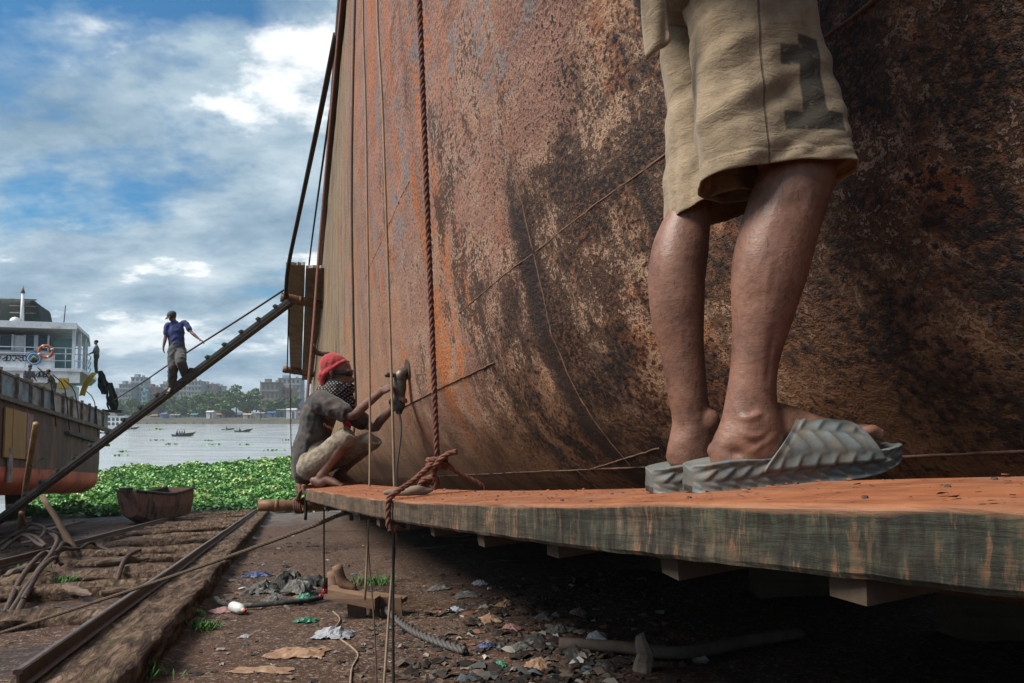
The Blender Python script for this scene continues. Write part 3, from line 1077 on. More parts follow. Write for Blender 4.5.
def hand(mb, wrist, d, nrm, k=1.0, curl=0.5, thumb=1, spread=0.02):
    """palm and five jointed fingers; d points along the hand, nrm out of the palm, thumb=+1/-1 picks the side"""
    d = V(d).normalized(); nrm = V(nrm); nrm = (nrm - d * nrm.dot(d)).normalized(); sd = d.cross(nrm) * thumb
    wrist = V(wrist)
    mb.tube([wrist, wrist + d * 0.035 * k, wrist + d * 0.08 * k], [(0.014 * k, 0.024 * k), (0.015 * k, 0.035 * k), (0.012 * k, 0.037 * k)], 12, 3, up=nrm, round_ends=True)
    for i, L in enumerate((0.068, 0.078, 0.072, 0.056)):
        w = (0.028 - 0.0187 * i) * k
        p = wrist + d * 0.082 * k + sd * w
        dd = (d + sd * spread * (1.5 - i)).normalized(); pts = [p]; ang = 0
        for q in (0.45, 0.32, 0.23):
            ang += curl
            v = dd * math.cos(ang) + nrm * math.sin(ang)
            p = p + v * L * q * k
            pts.append(p)
        mb.tube(pts, [0.0092 * k, 0.0088 * k, 0.008 * k, 0.0066 * k], 8, 3, round_ends=True)
    p = wrist + d * 0.025 * k + sd * 0.028 * k
    v1 = (d * 0.6 + sd * 0.75 + nrm * 0.25).normalized(); v2 = (d * 0.85 + sd * 0.25 + nrm * 0.45).normalized()
    mb.tube([p - v1 * 0.012 * k, p + v1 * 0.035 * k, p + v1 * 0.035 * k + v2 * 0.028 * k, p + v1 * 0.035 * k + v2 * 0.05 * k], [0.013 * k, 0.0105 * k, 0.0095 * k, 0.0075 * k], 8, 3, round_ends=True)


def head(mb, c, fwd, up, k=1.0):
    """skull, jaw, brow, nose, lips, ears; returns eye places and the frame"""
    c = V(c); fwd = V(fwd).normalized(); up = V(up); up = (up - fwd * up.dot(fwd)).normalized(); sd = up.cross(fwd)
    R = Matrix((fwd, sd, up)).transposed()
    P = lambda f, s, u: c + R @ (V((f, s, u)) * k)
    mb.ball(P(-0.008, 0, 0.03), (0.095 * k, 0.075 * k, 0.092 * k), R)
    mb.ball(P(0.022, 0, -0.04), (0.066 * k, 0.058 * k, 0.072 * k), R)
    mb.ball(P(0.058, 0, -0.088), (0.026 * k, 0.030 * k, 0.022 * k), R)
    mb.tube([P(0.076, 0, 0.025), P(0.092, 0, -0.005), P(0.105, 0, -0.024), P(0.09, 0, -0.034)], [0.010 * k, 0.012 * k, 0.016 * k, 0.012 * k], 8, 3, round_ends=True)
    mb.tube([P(0.078, -0.035, 0.032), P(0.09, -0.016, 0.035), P(0.09, 0.016, 0.035), P(0.078, 0.035, 0.032)], 0.010 * k, 8, 3, round_ends=True)
    mb.tube([P(0.076, -0.022, -0.056), P(0.090, 0, -0.055), P(0.076, 0.022, -0.056)], 0.008 * k, 8, 3, round_ends=True)
    mb.tube([P(0.073, -0.02, -0.067), P(0.086, 0, -0.068), P(0.073, 0.02, -0.067)], 0.008 * k, 8, 3, round_ends=True)
    for q in (-1, 1):
        mb.tube([P(-0.01, 0.07 * q, 0.03), P(-0.016, 0.082 * q, 0.012), P(-0.006, 0.076 * q, -0.024)], [0.010 * k, 0.014 * k, 0.008 * k], 8, 3, round_ends=True)
    return P, R


def face_eyes(P, k, parent):
    for q in (-1, 1):
        MB().ball(P(0.0815, 0.030 * q, 0.008), 0.0085 * k).build('eye', m_eye, parent, True)


# ---------------------------------------------------------------- the man whose legs fill the right of the picture
def trace_rows(rows, d, depth):
    """(y, left, right) rows of an outline at distance d -> tube points and radii"""
    pts, rad = [], []
    for r in rows:
        y, l, rr = r[:3]
        pts.append(at((l + rr) / 2, y, d + (r[3] if len(r) > 3 else 0)))
        w = (rr - l) / 2 / F * d
        k = interp(y, [(60, 0.62), (150, 0.72), (185, 0.92), (300, 1.0), (390, 0.86), (425, 0.74), (462, 0.60)])
        rad.append((w, w * depth * k))
    return pts, rad


def pz(x, y):
    """height of the plank's walking face"""
    s = x * PU.x + y * PU.y
    w = x * PN.x + y * PN.y - sinterp(s, PNN)
    return CZ - sinterp(s, PH) + 0.055 * w


DN, DF = 0.965, 1.085
foot_n = (V((0.259, DN, 0)), V((0.572, DN + 0.03, 0)))         # heel and toe of each sandal on the plank
foot_f = (V((0.228, DF, 0)), V((0.528, DF + 0.035, 0)))
near_rows = [(-75, 690, 770), (-10, 703, 780), (60, 722, 798), (130, 748, 826), (168, 760, 835), (195, 753, 828), (220, 744.5, 820), (245, 737.5, 813), (272, 732.5, 806), (300, 732, 797), (329, 732.5, 788), (350, 732, 781), (375, 730, 776.5), (404, 725, 777), (425, 719.5, 784), (446, 713, 788), (462, 709, 784)]
far_rows = [(-75, 665, 745), (0, 682, 745), (100, 690, 732), (180, 682, 716), (216, 667, 711), (247, 653, 708.5), (276, 648.5, 705), (303, 649.5, 704), (329, 654, 703.5), (350, 660, 704), (379, 665.6, 706), (400, 669, 708), (420, 672, 712), (440, 669, 716), (456, 666, 716)]
mb = MB()
for rows, d in ((near_rows, DN + 0.045), (far_rows, DF + 0.045)):
    pts, rad = trace_rows(rows, d, 0.96)
    mb.tube(pts, rad, 24, 4, up=(1, 0, 0), round_ends=True)


def sole_frame(ft):
    h, t = ft
    L = (t - h).length; fx = (t - h).normalized(); fy = V((-fx.y, fx.x, 0))
    def P(l, w, z):
        q = h + fx * (l * L) + fy * w
        return V((q.x, q.y, pz(h.x + fx.x * l * L, h.y + 0.05) + z))
    return P, L


def foot(mb, ft, outer):
    """bare foot lying in the sandal; outer=-1: little toe on the camera side"""
    P, L = sole_frame(ft); c = 0.048                       # centreline lies half a sandal behind the near edge
    seq = [(0.150, 0.058, 0.016, 0.020), (0.185, 0.063, 0.026, 0.026), (0.27, 0.075, 0.037, 0.029), (0.40, 0.081, 0.040, 0.031), (0.54, 0.074, 0.030, 0.036), (0.70, 0.062, 0.019, 0.041), (0.79, 0.058, 0.014, 0.040)]
    mb.tube([P(l, c, z) for l, z, _, _ in seq], [(rv, rw) for _, _, rv, rw in seq], 20, 4, up=(0, 0, 1), round_ends=True)
        # outer and inner ankle bones, tendon
    mb.ball(P(0.30, c - 0.027, 0.110), (0.017, 0.012, 0.019))
    nails = []
    for i in range(5):
        w = c + outer * (0.034 - 0.0165 * i) * 1.0
        r = 0.0085 if i < 4 else 0.0125
        l1 = (0.865, 0.895, 0.915, 0.93, 0.945)[i]
        mb.tube([P(0.76, w, 0.060), P(0.82, w + outer * 0.001, 0.066), P((0.82 + l1) / 2, w, 0.063), P(l1, w, 0.057)], [r * 1.1, r * 1.05, r, r * 0.9], 10, 3, round_ends=True)
        nails.append((P(l1 - 0.004, w, 0.057 + r * 0.78), r))
    return nails


nails = foot(mb, foot_n, -1) + foot(mb, foot_f, 1)
PEL = at(722, -62, 1.03)
mb.ball(PEL + V((-0.02, 0, 0.02)), (0.12, 0.165, 0.12))
spine = [PEL, PEL + V((-0.05, -0.02, 0.16)), PEL + V((-0.12, -0.04, 0.36)), PEL + V((-0.15, -0.05, 0.50)), PEL + V((-0.16, -0.05, 0.62))]
mb.tube(spine, [(0.15, 0.11), (0.13, 0.095), (0.165, 0.11), (0.12, 0.075), (0.055, 0.055)], 20, 4, up=(0, 1, 0), round_ends=True)
HC = PEL + V((-0.14, -0.05, 0.745))
hfwd = V((0.9, 0.35, -0.25))
Ph, Rh = head(mb, HC, hfwd, (0, 0, 1))
arms = []
for q, el, wr in ((-1, V((-0.02, -0.30, 0.22)), V((0.14, -0.18, 0.12))), (1, V((-0.02, 0.27, 0.22)), V((0.12, 0.20, 0.14)))):
    sh = PEL + V((-0.14, 0.19 * q - 0.05, 0.47)); el = PEL + el + V((0, -0.03, 0)); wr = PEL + wr
    arms.append((sh, el, wr))
    mb.tube([sh, sh.lerp(el, 0.5), el, el.lerp(wr, 0.4), wr], [0.055, 0.046, 0.038, 0.038, 0.026], 14, 3, round_ends=True)
    hand(mb, wr, (wr - el), V((0.2, -q, -0.3)), 0.95, 0.35, 1)
person = empty('person', V((0.36, 1.02, pz(0.36, 1.05))), 'standing person in khaki shorts printed with a dark 1 and grey-blue slide sandals', 'person')
bod = blend(mb, 0.0032, 5, 'body')
st = []
dn, df = DN + 0.045, DF + 0.045
def vein(pts, d, r, amt):
    P_ = catmull([(x, y) for x, y in pts], 10)
    for x, y in P_: st.append((at(x, y, d), r, amt))
# hollow between tendon and ankle bone, the bone itself, shin edge, calf bellies, creases over the instep
st += [(at(730, 424, dn - 0.03), 0.013, -0.0035), (at(747, 424, dn - 0.035), 0.013, 0.0018), (at(760, 440, dn - 0.035), 0.014, -0.0025), (at(733, 452, dn - 0.03), 0.012, -0.002)]
st += [(at(750, 250, dn - 0.04), 0.04, 0.003), (at(755, 300, dn - 0.045), 0.018, -0.003), (at(775, 215, dn - 0.05), 0.022, 0.0025), (at(800, 200, dn - 0.05), 0.018, -0.003)]
st += [(at(680, 428, df - 0.03), 0.013, -0.0045), (at(695, 430, df - 0.032), 0.012, 0.0025), (at(672, 262, df - 0.03), 0.03, 0.003), (at(690, 320, df - 0.03), 0.016, -0.002)]
for pts, d in (([(737, 416), (748, 418), (760, 414)], dn - 0.03), ([(736, 423), (742, 432), (752, 437), (764, 434)], dn - 0.034), ([(752, 452), (768, 441), (784, 434)], dn - 0.034), ([(748, 330), (746, 360), (752, 385), (748, 405)], dn - 0.042), ([(770, 262), (765, 300), (768, 335), (760, 370)], dn - 0.046), ([(744, 240), (756, 262), (752, 290)], dn - 0.045), ([(676, 300), (682, 340), (680, 372)], df - 0.035), ([(680, 418), (692, 421), (704, 416)], df - 0.03)):
    vein(pts, d, 0.0048, 0.0007)
for pts, d in (([(781, 255), (776, 300), (772, 340), (770, 380)], dn - 0.03), ([(716, 447), (728, 452), (742, 454)], dn - 0.03)):
    vein(pts, d, 0.006, -0.0009)
link('body', sculpt(bod, st), m_skin1, person)
face_eyes(Ph, 1.0, person)
for p, r in nails:
    MB().ball(p, (r * 0.75, r * 0.62, r * 0.2), nu=10, nv=6).build('toenail', m_nail, person, True)
mh = MB(); mh.ball(Ph(-0.016, 0, 0.045), (0.097, 0.08, 0.088), Rh)
link('hair', wrinkle(blend(mh, 0.008, 2, 'hair'), 0.006, 50), m_hair, person)

# shorts: two open legs of heavy cotton with folds, hem and a printed numeral
m_khaki, g, b, base = cloth_mat('khaki_cotton', (0.33, 0.255, 0.168), (0.235, 0.175, 0.112), (0.095, 0.069, 0.047), 5, 420, 0.92, 0.75)
X, Y, Z = g.sep(g.obj())


def rect(x0, x1, y0, y1, d=0.958):
    """flat print: rectangle on the outer side of the near leg, in metres of the standing garment"""
    a, c = (x0 - 512) / F * d, (x1 - 512) / F * d
    z1, z0 = CZ + (415 - y0) / F * d, CZ + (415 - y1) / F * d
    lean = g.mul(g.math('SUBTRACT', Z, (z0 + z1) / 2), 0.10)
    xx = g.add(X, lean)
    r = g.mul(g.step(xx, a - 0.0015, a + 0.0015), g.step(xx, c + 0.0015, c - 0.0015))
    return g.mul(r, g.mul(g.step(Z, z0 - 0.0015, z0 + 0.0015), g.step(Z, z1 + 0.0015, z1 - 0.0015)))


one = g.math('MAXIMUM', rect(800, 824, 36, 122), g.math('MAXIMUM', rect(779, 802, 46, 65), rect(784, 846, 111, 130)))
one = g.mul(one, g.step(Y, 1.0, 0.99))
one = g.mul(one, g.step(g.noise(g.obj(), 70, 4, 0.7), 0.22, 0.42))
zr = lambda y, d=0.95: CZ + (415 - y) / F * d
xr = lambda x, d=0.95: (x - 512) / F * d
fv = g.step(Y, 1.0, 0.99)
seam_x = g.add(X, g.mul(g.math('SUBTRACT', Z, zr(0)), (xr(771) - xr(757)) / (zr(0) - zr(160))))
seam = g.mul(g.step(g.math('ABSOLUTE', g.math('SUBTRACT', seam_x, xr(757))), 0.0022, 0.0008), fv)
hz = g.add(Z, g.mul(g.math('SUBTRACT', X, xr(780)), -0.10))
hemst = g.mul(g.mul(g.step(g.math('ABSOLUTE', g.math('SUBTRACT', hz, zr(149))), 0.0016, 0.0006), g.step(g.noise(g.obj(), 300, 1), 0.40, 0.52)), fv)
cr1 = g.noise(g.map(g.obj(), (26, 26, 60), rot=(0.0, 0.65, 0.0)), 1.0, 4, 0.6, 0.8)
base = g.mix(g.mul(g.step(g.math('ABSOLUTE', g.math('SUBTRACT', cr1, 0.5)), 0.018, 0.004), 0.35), base, (0.10, 0.074, 0.048))
base = g.mix(g.mul(g.math('MAXIMUM', seam, hemst), 0.75), base, (0.065, 0.047, 0.032))
g.put(b.inputs['Base Color'], g.mix(g.mul(one, 0.88), base, (0.030, 0.028, 0.025)))
g.put(b.inputs['Normal'], g.bump(g.add(g.mul(g.noise(g.obj(), 420, 2), 0.25), g.add(g.mul(seam, -0.6), g.mul(cr1, 1.6))), 0.5, 0.004))


def shorts_leg(rows, d, depth, hem, seed, n=72, folds=1.0):
    """hem(angle) gives the extra drop of the hem in photo rows; folds deepen towards it"""
    dat = catmull(rows, 8)
    rings = []
    for i, (y, l, r) in enumerate(dat):
        f = i / (len(dat) - 1)
        ring = []
        for j in range(n):
            th = 2 * PI * j / n
            ca, sa = math.cos(th), math.sin(th)
            sq = 1 / (abs(ca) ** 2.6 + abs(sa) ** 2.6) ** (1 / 2.6)
            px = (l + r) / 2 + (r - l) / 2 * ca * sq
            py = y + hem(th) * f ** 2.2
            fold = 0.010 * f * math.sin(3 * th + 2.2 * f + seed) + 0.007 * (0.3 + f) * N3(4 * math.cos(th) + seed, 4 * math.sin(th), f * 2.2)
            fold += 0.007 * N3(px * 0.028 + py * 0.020 + seed, py * 0.014 - px * 0.006, 3.1) + 0.0038 * (1 - abs(N3(px * 0.03 + py * 0.055, py * 0.006, seed)) * 3)
            fold *= folds * (0.45 + 0.55 * abs(sa))
            if f > 0.91: fold += 0.0012
            if 0.885 < f <= 0.91: fold -= 0.0014
            q = at(px, py, d)
            q.z = CZ + (415 - py) / F * (d - 0.88 * depth)
            q.x = (px - 512) / F * (d - 0.45 * depth)
            rad = V((ca * sq, sa * sq, 0))
            q += V((0, sa * sq * depth, 0)) + V((ca, sa, 0)) * fold
            ring.append(q)
        rings.append(ring)
    mb = MB().loft(rings, False, False)
    return evaluated(mb, [('SOLIDIFY', dict(thickness=0.0032, offset=-1)), ('SUBSURF', dict(levels=1))], 'shorts')


near_s = [(-110, 655, 800), (-55, 678, 808), (0, 696, 816), (50, 699, 830), (100, 702, 843), (140, 706, 850), (166, 708, 855)]
far_s = [(-110, 646, 790), (-40, 658, 785), (20, 666, 782), (70, 674, 780), (130, 676, 772), (200, 676, 764)]
gar = link('shorts', shorts_leg(near_s, DN + 0.05, 0.064, lambda t: 11 * max(0, -math.cos(t)) - 3 * max(0, math.cos(t)) + 5 * math.sin(t), 1.0), m_khaki, person)
link('shorts_leg', shorts_leg(far_s, DF + 0.04, 0.058, lambda t: -12 * math.cos(t) + 2 + 6 * math.sin(t), 4.0), m_khaki, gar)
# side seam and hanging pocket edge on the shorts
def flap(u, v):
    q = at(640 + 8 * v + 24 * u, -25 + 85 * v - 20 * u * v, 0.99 - 0.03 * u + 0.02 * v)
    return q + V((0, 0.006 * math.sin(6 * u + 3 * v), 0))
link('pocket_flap', evaluated(MB().grid(flap, 10, 12), [('SOLIDIFY', dict(thickness=0.004))], 'pocket_flap'), m_khaki, gar)
m_shirt1 = cloth_mat('faded_olive_shirt', (0.16, 0.13, 0.085), (0.11, 0.09, 0.06), (0.06, 0.045, 0.03), 5)[0]
ms = MB()
ms.tube([PEL + V((-0.02, 0, 0.05))] + spine[1:4] + [PEL + V((-0.155, -0.05, 0.555))], [(0.19, 0.145), (0.165, 0.128), (0.192, 0.135), (0.15, 0.10), (0.075, 0.07)], 24, 4, up=(0, 1, 0), round_ends=True)
for sh, el, wr in arms:
    ms.tube([sh.lerp(spine[3], 0.3), sh, sh.lerp(el, 0.6)], [0.075, 0.07, 0.062], 16, 3, round_ends=True)
link('shirt', wrinkle(blend(ms, 0.008, 4, 'shirt'), 0.008, 11, 2, (1, 1, 0.6)), m_shirt1, person)

# slide sandals, moulded in a herringbone of leaf shapes
m_slide, g, b = mat('slide_sandal_foam', 0.55, 0, 0.35)
p = g.obj()
cav = g.attr('groove')
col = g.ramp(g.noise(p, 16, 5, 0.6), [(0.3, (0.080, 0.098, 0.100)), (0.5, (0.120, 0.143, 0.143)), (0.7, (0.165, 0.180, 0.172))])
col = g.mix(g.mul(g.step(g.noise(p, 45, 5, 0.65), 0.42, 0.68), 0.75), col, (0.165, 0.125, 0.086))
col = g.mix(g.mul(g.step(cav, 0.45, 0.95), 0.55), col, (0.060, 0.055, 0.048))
g.put(b.inputs['Base Color'], col)
g.put(b.inputs['Normal'], g.bump(g.noise(p, 160, 3), 0.25, 0.002))
m_sole = simple('muddy_outsole', (0.12, 0.095, 0.07), (0.07, 0.06, 0.05), 25, 0.9, 0.4)


def leafy(l, h):
    """herringbone relief: l metres along the side, h metres up; 0 in the grooves, 1 on the ridges"""
    row = 0.021
    r = h / row; k = math.floor(r); f = r - k
    ph = l / 0.025 + (f if k % 2 == 0 else 1 - f) * 0.95 + 0.5 * (k % 2)
    t = abs((ph % 1.0) * 2 - 1)
    edge = min(f, 1 - f) * 2
    saw = ph % 1.0
    s_ = saw / 0.78 if saw < 0.78 else (1 - saw) / 0.22
    return s_ ** 1.2 * min(1, 0.25 + edge * 1.5)


HW = [(0, 0.020), (0.02, 0.030), (0.06, 0.037), (0.14, 0.041), (0.3, 0.042), (0.45, 0.044), (0.62, 0.050), (0.75, 0.053), (0.87, 0.049), (0.94, 0.040), (0.985, 0.026), (1.0, 0.012)]
ZT = [(0, 0.041), (0.15, 0.044), (0.3, 0.042), (0.5, 0.040), (0.7, 0.038), (0.85, 0.037), (1.0, 0.041)]
ZB = [(0, 0.003), (0.06, 0.0), (0.6, 0.0), (0.8, 0.004), (0.92, 0.013), (1.0, 0.024)]


def sandal(ft, label_side):
    P, L = sole_frame(ft); c = 0.048
    root = None
    mb = MB(); gro = []
    NLn, NS = 150, 60
    rings = []
    for i in range(NLn + 1):
        l = i / NLn; hw = sinterp(l, HW); zt = sinterp(l, ZT); zb = sinterp(l, ZB)
        ring = []
        sec = []
        ns = 20
        for j in range(ns + 1): sec.append((-1, j / ns))             # near wall, bottom to top
        sec += [(-0.90, 1.04), (-0.74, 0.99), (-0.35, 0.95), (0, 0.94), (0.35, 0.95), (0.74, 0.99), (0.90, 1.04)]
        for j in range(ns + 1): sec.append((1, 1 - j / ns))
        sec += [(0.5, 0.0), (0, 0.0), (-0.5, 0.0)]
        for w, hh in sec:
            out = 0; gv = 0
            if abs(w) == 1:
                a = leafy(l * L, hh * (zt - zb) + 0.003)
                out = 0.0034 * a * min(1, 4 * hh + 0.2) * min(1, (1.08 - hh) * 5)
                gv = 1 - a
                bulge = 0.005 * math.sin(PI * hh)
                out += bulge - 0.004
            ring.append(P(l, c + w * (hw + 0) + math.copysign(out, w) if w else c, zb + hh * (zt - zb)))
            gro.append(gv)
        rings.append(ring)
    mb.loft(rings)
    o = mb.build('slide_sandal', m_slide, person, True)
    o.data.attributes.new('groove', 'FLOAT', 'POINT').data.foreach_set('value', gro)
    # outsole
    rings = []
    for i in range(61):
        l = i / 60; hw = sinterp(l, HW) * 0.96; zb = sinterp(l, ZB)
        rings.append([P(l, c + w * hw, zb + z) for w, z in ((-1, 0.009), (-0.98, 0.0015), (0.98, 0.0015), (1, 0.009))])
    MB().loft(rings).build('outsole', m_sole, o)
    # strap
    def strap(off, gr):
        v = []; 
        NA, NT_ = 90, 96
        for i in range(NA + 1):
            for j in range(NT_ + 1):
                th = PI * j / NT_; sn_ = math.sin(th)
                lb = 0.29 + 0.215 * sn_ ** 0.9; lf = 0.845 - 0.095 * sn_ ** 0.7
                a = i / NA; l = lb + (lf - lb) * a
                hs = interp(l, [(0.2, 0.088), (0.48, 0.098), (0.6, 0.090), (0.78, 0.074), (0.9, 0.062)])
                hw = sinterp(l, HW) + 0.0035
                arc = th / PI * 0.13
                q = leafy(l * L + 0.012, min(arc, 0.13 - arc) + 0.036) 
                fade = min(1, a * 9, (1 - a) * 9)
                top = 1 - 0.75 * max(0, (sn_ - 0.80) / 0.20)
                e = off + (0.0030 * q * fade * top if off > 0 else 0)
                lip = 0.0025 * (max(0, 1 - (1 - a) * 14) + max(0, 1 - a * 14)) if off > 0 else 0
                e += lip
                z0 = 0.024
                w = -math.cos(th) * (hw + e * 1.0)
                z = z0 + (hs - z0 + e) * sn_ ** 0.75
                v.append((P(l, c + w, z), 1 - q * top))
        return v, NA, NT_
    vo, NA, NT_ = strap(0.0035, 1); vi, _, _ = strap(-0.0045, 0)
    mb = MB(); mb.v = [a for a, _ in vo] + [a for a, _ in vi]
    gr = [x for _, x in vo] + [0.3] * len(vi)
    K = NT_ + 1; off = len(vo)
    for i in range(NA):
        for j in range(NT_):
            a = i * K + j
            mb.f.append((a, a + 1, a + K + 1, a + K)); mb.f.append((off + a, off + a + K, off + a + K + 1, off + a + 1))
    for j in range(NT_):
        mb.f.append((j, off + j, off + j + 1, j + 1)); a = NA * K + j
        mb.f.append((a, a + 1, off + a + 1, off + a))
    for i in range(NA):
        a = i * K; mb.f.append((a, a + K, off + a + K, off + a)); a = i * K + NT_
        mb.f.append((a, off + a, off + a + K, a + K))
    s_ = mb.build('strap', m_slide, o, True)
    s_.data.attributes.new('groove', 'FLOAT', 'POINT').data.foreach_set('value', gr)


sandal(foot_n, -1)
sandal(foot_f, 1)


# ---------------------------------------------------------------- figures further off
def figure(J, k=1.0, voxel=0.01, hands=(0.5, 0.5), fwd=(1, 0, 0), up=(0, 0, 1), lateral=(0, 1, 0), palms=((0, 1, 0), (0, -1, 0)), slim=1.0, feet=True, smooth=3):
    """body mesh of a posed figure from its joints (world points)"""
    mb = MB()
    P, R = head(mb, J['head'], fwd, up, k * 0.96)
    mb.tube([J['neck'] - V((0, 0, 0.03 * k)), V(J['neck']).lerp(V(J['head']), 0.6)], 0.05 * k, 12, 1, round_ends=True)
    mb.tube([J['pelvis'], V(J['pelvis']).lerp(V(J['chest']), 0.45), J['chest'], J['neck']], [(0.145 * k, 0.10 * k), (0.125 * k, 0.085 * k), (0.155 * k, 0.10 * k), (0.06 * k, 0.05 * k)], 18, 4, up=lateral, round_ends=True)
    for i, q in enumerate('rl'):
        sh, el, wr = V(J['sh_' + q]), V(J['el_' + q]), V(J['wr_' + q])
        mb.tube([V(J['chest']).lerp(sh, 0.6), sh, sh.lerp(el, 0.45), el, el.lerp(wr, 0.35), wr], [0.06 * k, 0.052 * k * slim, 0.043 * k * slim, 0.035 * k * slim, 0.036 * k * slim, 0.023 * k], 12, 3, round_ends=True)
        hd = V(J.get('hd_' + q, wr + (wr - el)))
        hand(mb, wr, hd - wr, palms[i], k, hands[i], 1 if q == 'r' else -1)
        hp, kn, an = V(J['hip_' + q]), V(J['kn_' + q]), V(J['an_' + q])
        mb.tube([hp, hp.lerp(kn, 0.5), kn, kn.lerp(an, 0.3), kn.lerp(an, 0.7), an], [0.085 * k * slim, 0.072 * k * slim, 0.054 * k * slim, 0.054 * k * slim, 0.036 * k * slim, 0.031 * k], 14, 3, round_ends=True)
        if feet:
            to = V(J['toe_' + q])
            heel = an + (an - to).normalized() * 0.045 * k + V((0, 0, -0.045 * k))
            mid = heel.lerp(to, 0.45) + V((0, 0, 0.018 * k))
            mb.tube([heel, an + V((0, 0, -0.04 * k)), mid, to.lerp(mid, 0.25), to.lerp(mid, 0.05)], [0.027 * k, 0.034 * k, 0.032 * k, (0.020 * k, 0.042 * k), (0.012 * k, 0.038 * k)], 12, 3, up=(0, 0, 1), round_ends=True)
            d = (to - heel).normalized(); sd = d.cross(V((0, 0, 1))).normalized()
            for t in range(5):
                b0 = to + sd * (0.032 - 0.016 * t) * k - d * 0.012 * k
                mb.tube([b0, b0 + d * 0.024 * k], 0.0085 * k, 6, 1, round_ends=True)
    return blend(mb, voxel, smooth, 'body'), P, R


def shell(parts, voxel, amp, scale, seed, name, smooth=3):
    """garment from a list of (points, radii, up)"""
    mb = MB()
    for pts, rad, up in parts:
        mb.tube(pts, rad, 18, 4, up=up, round_ends=True)
    return wrinkle(blend(mb, voxel, smooth, name), amp, scale, seed)


# the crouching worker with the grinder
J = dict(head=at(337.5, 374.5, 4.02), neck=at(331, 392, 4.0), chest=at(322, 410, 4.0), pelvis=at(312, 456, 4.0),
         sh_r=at(321, 402, 3.86), el_r=at(352, 416, 3.80), wr_r=at(380, 393, 3.95), hd_r=at(392, 385, 4.0),
         sh_l=at(331, 402, 4.15), el_l=at(373, 428, 4.14), wr_l=at(393, 408, 4.08), hd_l=at(400, 398, 4.05),
         hip_r=at(311, 465, 3.91), kn_r=at(349, 435, 3.84), an_r=at(321, 476, 3.86), toe_r=at(341, 485, 3.86),
         hip_l=at(314, 464, 4.09), kn_l=at(373, 440, 4.08), an_l=at(338, 475, 4.14), toe_l=at(358, 482.5, 4.12))
crouch = empty('person', at(322, 487, 3.95), 'crouching person in red headscarf, checked face scarf and grimy clothes grinding the hull', 'person')
me, Ph, Rh = figure(J, 0.92, 0.0055, (0.75, 0.75), fwd=(0.99, -0.10, -0.14), lateral=(-0.1, 1, 0), palms=((0.5, 0.8, -0.2), (0.6, -0.7, -0.1)), slim=0.82)
link('body', me, m_skin2, crouch)
face_eyes(Ph, 0.9, crouch)
m_shirt2, g, b, base = cloth_mat('dusty_charcoal_shirt', (0.030, 0.033, 0.038), (0.055, 0.052, 0.050), (0.165, 0.115, 0.085), 6, 400, 0.92, 0.62)
lat = V((-0.1, 1, 0))
ch, pe, nk = V(J['chest']), V(J['pelvis']), V(J['neck'])
parts = [([pe + V((-0.035, 0, -0.055)), pe + V((-0.02, 0, 0.03)), pe.lerp(ch, 0.5) + V((-0.012, 0, 0)), ch + V((-0.012, 0, 0.0)), nk + V((-0.01, 0, -0.01))], [(0.14, 0.075), (0.135, 0.085), (0.135, 0.086), (0.148, 0.092), (0.062, 0.058)], lat)]
for q in 'rl':
    sh, el = V(J['sh_' + q]), V(J['el_' + q])
    parts.append(([ch.lerp(sh, 0.5), sh, sh.lerp(el, 0.72)], [0.07, 0.062, 0.052], None))
sh_o = link('shirt', shell(parts, 0.006, 0.008, 15, 1, 'shirt'), m_shirt2, crouch)
# small orange lettering mark printed on the shirt front
m_print = simple('orange_print', (0.40, 0.16, 0.05), (0.30, 0.11, 0.03), 30, 0.9, 0.1)
for i in range(5):
    a = at(324.5 + 1.9 * i, 424.5 + 1.0 * i, 3.868)
    MB().tube([a + V((0.004 * math.cos(q * 1.2 + i), -0.004, 0.007 * math.sin(q * 1.2 + i))) for q in range(5)], 0.0022, 5, 2).build('print_mark', m_print, sh_o, True)
m_shorts2 = cloth_mat('dusty_tan_shorts', (0.31, 0.27, 0.205), (0.215, 0.18, 0.135), (0.070, 0.053, 0.042), 11, 300, 0.92, 0.9)[0]
parts = [([pe + V((-0.01, -0.02, -0.03)), pe + V((0.02, 0, 0.03))], [(0.13, 0.085), (0.13, 0.085)], lat)]
for q in 'rl':
    hp, kn = V(J['hip_' + q]), V(J['kn_' + q])
    an = V(J['an_' + q])
    over = kn + (an - kn).normalized() * 0.022
    parts.append(([hp + V((-0.01, 0, -0.01)), hp.lerp(kn, 0.35) + V((0, 0, -0.012)), hp.lerp(kn, 0.7), kn + V((0.004, 0, 0.004)), over], [0.076, 0.066, 0.057, 0.050, 0.052], None))
link('shorts', shell(parts, 0.0055, 0.0022, 30, 4, 'shorts', 5), m_shorts2, crouch)
m_red = cloth_mat('red_headscarf', (0.42, 0.055, 0.060), (0.30, 0.035, 0.040), (0.16, 0.05, 0.045), 10, 350, 0.9, 0.5)[0]
mh = MB()
mh.ball(Ph(-0.036, 0, 0.052), (0.080, 0.080, 0.076), Rh)
mh.tube([Ph(-0.075, -0.03, 0.0), Ph(-0.085, -0.045, -0.03), Ph(-0.07, -0.055, -0.075)], [0.03, 0.026, 0.012], 12, 4, round_ends=True)
mh.tube([Ph(0.045, -0.03, 0.092), Ph(0.015, -0.072, 0.058), Ph(-0.04, -0.080, 0.01), Ph(-0.07, -0.05, -0.02)], [0.010, 0.011, 0.014, 0.018], 12, 4, round_ends=True)
mh.tube([Ph(0.045, 0.03, 0.092), Ph(0.015, 0.072, 0.058), Ph(-0.04, 0.080, 0.01), Ph(-0.07, 0.04, -0.02)], [0.010, 0.011, 0.014, 0.018], 12, 4, round_ends=True)
link('headscarf', wrinkle(blend(mh, 0.005, 3, 'headscarf'), 0.0028, 34, 3), m_red, crouch)
